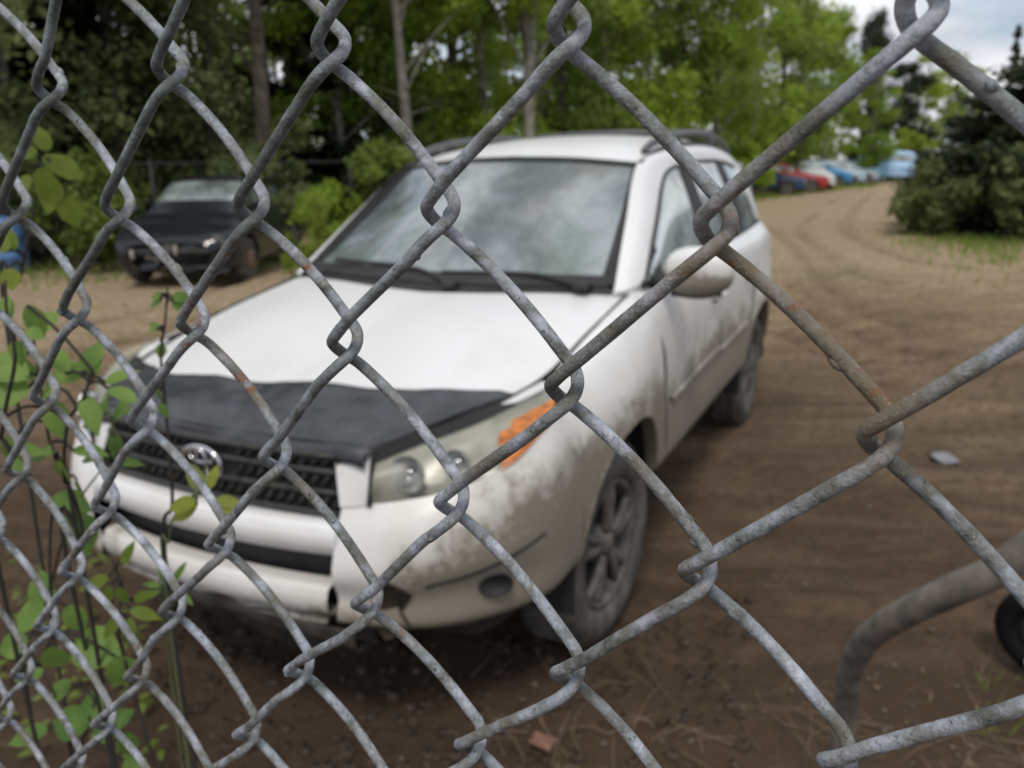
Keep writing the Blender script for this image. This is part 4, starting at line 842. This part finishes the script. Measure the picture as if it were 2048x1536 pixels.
for k in range(11):
    r_ = random.Random(k*5+2); y, z = r_.uniform(-.75, .75), r_.uniform(.25, .66); e = MB(); a_ = r_.uniform(-.6, .6); u_ = np.array([0, math.cos(a_), math.sin(a_)]); v_ = np.array([r_.uniform(-.4, .4), -math.sin(a_), math.cos(a_)]); c_ = np.array([-.02-.1*abs(y), y, z])
    add_patch(e, [[c_+u_*i*r_.uniform(.05, .16)+v_*j*r_.uniform(.03, .07)+np.array([r_.uniform(-.02, .03), 0, 0]) for i in (-1, 0, 1)] for j in (-1, 0, 1)], 0, 0, mirror=False)
    e.build('broken_panel', bk if k % 3 else MAT['rim'], hub)
for s in (1, -1):
    e = MB(); add_ell(e, (-.20, s*.62, .60), (.10, .14, .08)); e.build('headlight', MAT['reflector'], hub) if s > 0 else None
    e = MB(); add_lathe(e, [(.001, s*.0), (.14, s*.0), (.14, s*.03), (.001, s*.03)], (-.80, s*.84, .31), 'y', 24); e.build('brake_disc', plain('rusty_disc', (.24, .13, .09), .8), hub)
    e = MB(); add_ell(e, (-1.25, s*.97, 1.0), (.06, .10, .07)); e.build('wing_mirror', bk, hub)
q = ground_at(95, 560); make_car('dark_car', 'low dark grey wrecked car half hidden by weeds at the left edge', 'sedan', paint('charcoal_paint', (.045, .045, .045), .5), (q[0]-.2, q[1]-1.5, 0), rad(75), glassm='side_glass')
# blue drum
q = ground_at(24, 545); dr = empty('plastic_drum', (q[0], q[1], 0), 0, 'bright blue plastic drum standing at the left edge near the wreck', 'drum')
d_ = MB(); add_lathe(d_, [(.001, 0), (.27, 0), (.29, .02), (.29, .25), (.30, .27), (.29, .29), (.29, .58), (.30, .60), (.29, .62), (.285, .85), (.25, .89), (.24, .87), (.001, .87)], (0, 0, 0), 'z', 36); d_.build('shell', plain('blue_plastic', (.09, .19, .42), .4, var=.2), dr)
d_ = MB(); add_lathe(d_, [(.001, .90), (.03, .90), (.035, .87)], (.15, 0, 0), 'z', 16); d_.build('bung', MAT['black'], dr)
cols = {'navy': (.03, .055, .12), 'red': (.36, .03, .035), 'white': (.62, .62, .62), 'blue': (.04, .20, .42), 'silver': (.30, .34, .38), 'pale': (.36, .48, .58), 'teal': (.07, .20, .26), 'lightblue': (.38, .58, .85), 'maroon': (.15, .03, .035)}
far_cars = [(1538, 389, 'sedan', 'navy', 'dark blue sedan, nearest of the row of parked cars beyond the SUV', 95), (1585, 384, 'sedan', 'red', 'red car parked between the dark blue and the white car', 100), (1556, 376, 'hatch', 'silver', 'silver hatchback roof showing behind the dark blue sedan', 98),
            (1618, 380, 'sedan', 'white', 'low white car in the row, right of the red one', 20), (1645, 373, 'hatch', 'blue', 'bright blue hatchback just behind the low white car', 95), (1612, 370, 'sedan', 'maroon', 'dark maroon car behind the red one in the far row', 95),
            (1672, 371, 'sedan', 'pale', 'pale car right of the bright blue hatchback in the far row', 95), (1700, 368, 'sedan', 'silver', 'grey sedan right of the pale car, well down the row', 100), (1722, 365, 'hatch', 'teal', 'small teal car at the right end of the row before the van', 95), (1752, 362, 'hatch', 'navy', 'dark hatchback just left of the light blue van', 90)]
for px, py, kd, cn_, lb, rz_ in far_cars:
    q = ground_at(px, py); make_car('parked_car', lb, kd, paint(cn_+'_paint_'+str(px), cols[cn_], .35), (q[0]+1.5*math.cos(rad(rz_))*.6, q[1]+1.6*math.sin(rad(rz_)), 0), rad(rz_), 'cars parked along the far side of the dirt road')
q = ground_at(1798, 363); make_car('parked_van', 'light blue van parked at the far end of the dirt road', 'van', paint('light_blue_paint', cols['lightblue'], .35), (q[0], q[1]+2.2, 0), rad(95))
q = along(2035, 27); make_car('hidden_car', 'pale car glimpsed behind the dark spruce at the right edge', 'hatch', paint('pale_hidden_paint', (.35, .40, .42), .35), (q[0], q[1]+1.8, 0), rad(90))
# ------------------------------------------------------------------ back fence
bf = empty('wire_fence', tuple(along(300, 16.5)), 0, 'dark wire fence with thin posts between the wrecked car and the woods', 'fence'); off = np.array(bf.location)
pts = [along(px, d) for px, d in ((-700, 12), (-200, 14.5), (100, 16), (300, 16.5), (500, 17.5), (700, 18.5), (900, 20), (1150, 23))]
m = MB()
for p in pts: add_tube(m, [p, p+np.array([0, 0, 1.75])], .03, 8)
for k, p in enumerate(pts):
    mm = MB(); add_tube(mm, [p, p+np.array([0, 0, 1.75])], .03, 8); mm.build('post', MAT['black'], bf, off=off)
wr = MB()
for z, r in ((1.68, .022), (1.2, .008), (.8, .008), (.4, .008)): add_tube(wr, [p+np.array([0, 0, z]) for p in pts], r, 6)
wr.build('fence_wire', MAT['black'], bf, off=off)
# ------------------------------------------------------------------ trees
def crown_leaves(mb, rg, H, z0, R_, n, size, kind='broad', clumps=46):
    cl = []
    for _ in range(clumps*(3 if kind == 'spruce' else 1)):
        if kind == 'spruce':
            h = rg.uniform(0, 1)**1.25; r = R_*(1-h)**.75*rg.uniform(.3, 1.0)+.1
        else:
            h = rg.uniform(0, 1); r = R_*math.sqrt(max(.02, 1-(2*h-.9)**2*.85))*rg.uniform(.25, 1.0)
        a = rg.uniform(0, 6.283); cl.append((r*math.cos(a), r*math.sin(a), z0+(H-z0)*h, rg.uniform(.35, .8)*R_*.42*(1 if kind != 'spruce' else (.5+.6*(1-h)))))
    V = np.zeros((n*4, 3)); F = []
    for k in range(n):
        c = cl[rg.randrange(len(cl))]; s = c[3]; g = [rg.gauss(0, .5) for _ in range(3)]
        p = np.array([c[0]+g[0]*s, c[1]+g[1]*s, c[2]+g[2]*s*(.75 if kind != 'spruce' else .35)])
        if kind == 'spruce':
            a = math.atan2(p[1], p[0])+rg.uniform(-.5, .5); t = np.array([math.cos(a), math.sin(a), rg.uniform(-.5, .15)]); u = np.cross(t, (rg.uniform(-.4, .4), rg.uniform(-.4, .4), 1)); u /= np.linalg.norm(u); ss = size*rg.uniform(.7, 1.3); A, B = t*ss*1.3, u*ss*.32
        else:
            t = np.array([rg.gauss(0, 1) for _ in range(3)]); t /= np.linalg.norm(t)+1e-9; u = np.cross(t, [rg.gauss(0, 1) for _ in range(3)]); u /= np.linalg.norm(u)+1e-9; ss = size*rg.uniform(.6, 1.3); A, B = t*ss, u*ss*.62
        V[4*k:4*k+4] = (p-A, p-B*.9, p+A, p+B*.9); F.append((4*k, 4*k+1, 4*k+2, 4*k+3))
    mb.add(V, F); return cl
def make_tree(kind, seed, H, R_, leafm, barkm, n, size, z0, tr):
    rg = random.Random(seed); root = empty('tree', (0, 0, 0)); t = MB(); lean = np.array([rg.uniform(-.03, .03), rg.uniform(-.03, .03), 1])
    P = [lean*(H*.97*k/7)+np.array([rg.uniform(-.05, .05)*(k > 0), rg.uniform(-.05, .05)*(k > 0), -.05*(k == 0)]) for k in range(8)]
    Q = crv(P, 24); add_tube(t, Q, np.linspace(tr, tr*.18, 24), 9)
    cr_ = MB(); cl = crown_leaves(cr_, rg, H, z0, R_, n, size, 'spruce' if kind == 'spruce' else 'broad')
    for c in cl[:22]:
        i = int(np.clip(c[2]/H*23-rg.uniform(1, 4), 1, 22)); e = np.array(c[:3]); m_ = (Q[i]+e)/2+np.array([0, 0, .1]); add_tube(t, crv([Q[i], m_, e], 6), np.linspace(tr*.28, tr*.06, 6), 5, caps=False)
    for k in range(14 if kind != 'spruce' else 0):      # dead lower twigs
        i = rg.randrange(3, 20); a = rg.uniform(0, 6.28); l = rg.uniform(.4, 1.3); e = Q[i]+np.array([l*math.cos(a), l*math.sin(a), rg.uniform(.1, .7)]); add_tube(t, [Q[i], e], [tr*.12, .006], 4, caps=False)
    t.build('trunk', MAT[barkm], root); cr_.build('crown', MAT[leafm], root); return root
protos = {'birch': lambda s: make_tree('broad', s, 11.0, 2.3, 'bright', 'pale_bark', 11000, .10, 1.6, .13),
          'aspen': lambda s: make_tree('broad', s, 11.5, 2.4, 'mid', 'bark', 11000, .105, 1.2, .16),
          'dark': lambda s: make_tree('broad', s, 12.0, 2.5, 'dark', 'bark', 11000, .11, .9, .17),
          'cedar': lambda s: make_tree('broad', s, 9.5, 2.9, 'spruce', 'bark', 17000, .13, -.3, .15),
          'bare': lambda s: make_tree('broad', s, 13.0, 2.3, 'bright', 'pale_bark', 9000, .10, 5.6, .19),
          'darkbare': lambda s: make_tree('broad', s, 13.0, 2.3, 'mid', 'bark', 9000, .10, 5.0, .20),
          'spruce': lambda s: make_tree('spruce', s, 9.5, 2.3, 'spruce', 'bark', 19000, .19, .1, .15)}
pool = {}
def plant(kind, var, px, dist, sc, name, label, cat='tree', group=None, rz=None):
    key = (kind, var)
    if key not in pool: pool[key] = protos[kind](var*17+5); o = pool[key]
    else: o = copy_tree(pool[key])
    o.name = name; p = along(px, dist); o.location = (p[0], p[1], -.03); o.rotation_euler = (0, 0, random.Random(px*3+int(dist)).uniform(0, 6.28) if rz is None else rz); o.scale = (sc[0], sc[0], sc[1]) if isinstance(sc, tuple) else (sc,)*3
    for k in ('label', 'category', 'group'):
        if k in o: del o[k]
    tag(o, label, cat, group); return o
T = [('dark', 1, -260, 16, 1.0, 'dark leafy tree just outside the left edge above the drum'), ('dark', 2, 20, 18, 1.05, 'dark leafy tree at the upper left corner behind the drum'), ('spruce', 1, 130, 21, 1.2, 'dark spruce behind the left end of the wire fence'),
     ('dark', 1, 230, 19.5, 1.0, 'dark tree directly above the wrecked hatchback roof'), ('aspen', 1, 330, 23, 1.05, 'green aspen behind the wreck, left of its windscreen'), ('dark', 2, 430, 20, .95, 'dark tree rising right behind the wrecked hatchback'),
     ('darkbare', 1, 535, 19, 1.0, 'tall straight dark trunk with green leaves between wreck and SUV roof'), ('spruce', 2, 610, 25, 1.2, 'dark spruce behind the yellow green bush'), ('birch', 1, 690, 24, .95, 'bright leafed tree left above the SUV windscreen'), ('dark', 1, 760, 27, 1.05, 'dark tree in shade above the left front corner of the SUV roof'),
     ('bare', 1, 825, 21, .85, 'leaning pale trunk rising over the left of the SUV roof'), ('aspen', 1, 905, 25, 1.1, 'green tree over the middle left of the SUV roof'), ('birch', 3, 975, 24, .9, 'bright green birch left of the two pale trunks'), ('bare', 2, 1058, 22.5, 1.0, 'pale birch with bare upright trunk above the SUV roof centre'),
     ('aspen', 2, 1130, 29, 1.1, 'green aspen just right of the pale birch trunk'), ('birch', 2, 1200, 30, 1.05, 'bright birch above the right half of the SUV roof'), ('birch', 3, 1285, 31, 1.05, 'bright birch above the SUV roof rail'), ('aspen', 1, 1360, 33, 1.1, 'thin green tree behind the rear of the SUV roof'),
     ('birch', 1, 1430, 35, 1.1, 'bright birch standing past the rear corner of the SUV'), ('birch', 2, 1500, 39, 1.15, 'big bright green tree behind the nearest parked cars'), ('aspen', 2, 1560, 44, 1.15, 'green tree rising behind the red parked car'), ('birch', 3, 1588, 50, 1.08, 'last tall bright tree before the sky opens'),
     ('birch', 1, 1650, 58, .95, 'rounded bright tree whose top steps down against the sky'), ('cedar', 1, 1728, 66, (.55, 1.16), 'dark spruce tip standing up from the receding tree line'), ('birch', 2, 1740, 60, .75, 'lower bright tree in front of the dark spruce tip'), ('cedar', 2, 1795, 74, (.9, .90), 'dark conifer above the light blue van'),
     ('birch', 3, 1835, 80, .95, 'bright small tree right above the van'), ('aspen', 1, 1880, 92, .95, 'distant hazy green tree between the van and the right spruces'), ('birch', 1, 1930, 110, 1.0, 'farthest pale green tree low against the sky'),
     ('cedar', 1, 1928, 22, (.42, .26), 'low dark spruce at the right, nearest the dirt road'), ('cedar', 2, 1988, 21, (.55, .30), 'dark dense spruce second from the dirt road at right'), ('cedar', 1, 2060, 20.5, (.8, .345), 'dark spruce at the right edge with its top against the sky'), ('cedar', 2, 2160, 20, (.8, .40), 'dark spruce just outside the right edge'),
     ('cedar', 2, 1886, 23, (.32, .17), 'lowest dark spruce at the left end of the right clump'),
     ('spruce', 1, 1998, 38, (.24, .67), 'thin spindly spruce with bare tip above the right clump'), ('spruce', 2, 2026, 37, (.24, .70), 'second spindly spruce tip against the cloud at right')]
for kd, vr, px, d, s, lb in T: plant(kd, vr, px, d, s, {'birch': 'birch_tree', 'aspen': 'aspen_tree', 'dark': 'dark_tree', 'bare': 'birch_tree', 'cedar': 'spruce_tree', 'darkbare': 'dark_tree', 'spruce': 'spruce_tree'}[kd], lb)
# far wood behind the first trees: reads as one mass
wood = MB(); rg = random.Random(77)
for k in range(62000):
    px = rg.uniform(-900, 1750); base = 27 if px < 1100 else 27+(px-1100)/650*45
    d = base+rg.uniform(0, 1)**.8*16; h = rg.uniform(0, 1)**1.15*(9.0 if px < 1050 else 10.0); p = along(px, d); p = p+np.array([0, 0, h]); ss = rg.uniform(.16, .34)
    if noise.noise(Vector((px*.012, h*.55, d*.1))) < -.22+(.22 if h > 4.2 and px < 1050 else 0): continue
    t = np.array([rg.gauss(0, 1) for _ in range(3)]); t /= np.linalg.norm(t); u = np.cross(t, [rg.gauss(0, 1) for _ in range(3)]); u /= np.linalg.norm(u)
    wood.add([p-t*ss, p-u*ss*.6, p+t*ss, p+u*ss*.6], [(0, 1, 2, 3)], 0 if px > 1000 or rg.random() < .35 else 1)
for k in range(150):
    px = rg.uniform(-800, 1600); base = 25 if px < 1100 else 25+(px-1100)/650*45; p = along(px, base+rg.uniform(0, 12)); add_tube(wood, [p, p+np.array([rg.uniform(-.4, .4), rg.uniform(-.4, .4), rg.uniform(7, 10)])], [rg.uniform(.05, .13), .03], 6, mi=2)
tag(wood.build('woodland', [MAT['mid'], MAT['dark'], MAT['bark']], smooth=False), 'dense mixed green woods filling the far background', 'woods', kind='stuff')
# understorey bushes
def make_bush(seed, leafm, R_=.8, H=1.5, n=2600, size=.07):
    rg = random.Random(seed); root = empty('bush', (0, 0, 0)); st = MB(); cr_ = MB(); cl = crown_leaves(cr_, rg, H, .25, R_, n, size, clumps=22)
    for c in cl[:14]: add_tube(st, crv([(0, 0, 0), (c[0]*.3, c[1]*.3, c[2]*.5), c[:3]], 6), np.linspace(.015, .005, 6), 5, caps=False)
    st.build('stems', MAT['stem'], root); cr_.build('foliage', MAT[leafm], root); return root
bp = {}
def bush(leafm, var, px, dist, sc, label):
    k = (leafm, var)
    if k not in bp: bp[k] = make_bush(var*7+1, leafm); o = bp[k]
    else: o = copy_tree(bp[k])
    o.name = 'bush'; p = along(px, dist); o.location = (p[0], p[1], -.02); o.scale = (sc,)*3 if not isinstance(sc, tuple) else (sc[0], sc[0], sc[1]); o.rotation_euler = (0, 0, px*.37); tag(o, label, 'bush')
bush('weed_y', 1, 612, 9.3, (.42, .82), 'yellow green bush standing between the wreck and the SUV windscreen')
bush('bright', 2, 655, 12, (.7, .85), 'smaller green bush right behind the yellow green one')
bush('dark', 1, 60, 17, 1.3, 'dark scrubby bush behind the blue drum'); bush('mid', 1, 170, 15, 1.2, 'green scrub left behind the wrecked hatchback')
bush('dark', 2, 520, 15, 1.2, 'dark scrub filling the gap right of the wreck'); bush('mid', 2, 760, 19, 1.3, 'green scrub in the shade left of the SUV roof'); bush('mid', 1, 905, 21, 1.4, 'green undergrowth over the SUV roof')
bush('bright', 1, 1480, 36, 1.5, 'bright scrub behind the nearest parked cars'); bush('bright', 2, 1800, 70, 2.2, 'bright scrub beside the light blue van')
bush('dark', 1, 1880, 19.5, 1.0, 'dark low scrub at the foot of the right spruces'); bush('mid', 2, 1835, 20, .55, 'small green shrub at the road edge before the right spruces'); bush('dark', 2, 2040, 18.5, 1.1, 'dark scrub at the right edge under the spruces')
# grass
gr_ = MB()
def blades(n, fn, lo_, hi_, wd=.012):
    for _ in range(n):
        p = fn(); z = gz(p[0], p[1]) if abs(p[0]) < 60 else 0; h = rg.uniform(lo_, hi_); a = rg.uniform(0, 6.28); b = rg.uniform(.1, .6)*h; c, s = math.cos(a), math.sin(a)
        gr_.add([(p[0]-s*wd, p[1]+c*wd, z), (p[0]+s*wd, p[1]-c*wd, z), (p[0]+c*b*.4, p[1]+s*b*.4, z+h*.6), (p[0]+c*b, p[1]+s*b, z+h)], [(0, 1, 2), (0, 2, 3)])
blades(1800, lambda: along(rg.gauss(1990, 90), rg.gauss(19, 2.2)), .04, .20, .02)
blades(2500, lambda: (lambda u: along(1500+u*250+rg.gauss(0, 14), 36+u*18+rg.gauss(0, 1.5)))(rg.random()), .05, .2, .03)
blades(3500, lambda: along(rg.uniform(-500, 1100), rg.uniform(13, 22)), .05, .3, .02)
blades(500, lambda: along(rg.uniform(-100, 500), rg.uniform(6.5, 11)), .02, .07, .012)
blades(60, lambda: ground_at(rng.uniform(1950, 2250), rng.uniform(1350, 1500)), .03, .09, .003)
blades(120, lambda: ground_at(rng.uniform(1350, 2050), rng.uniform(640, 1350)), .006, .02, .004)
tag(gr_.build('grass', MAT['mid'], smooth=False), 'sparse green grass along the woods and road edges', 'grass', kind='stuff')
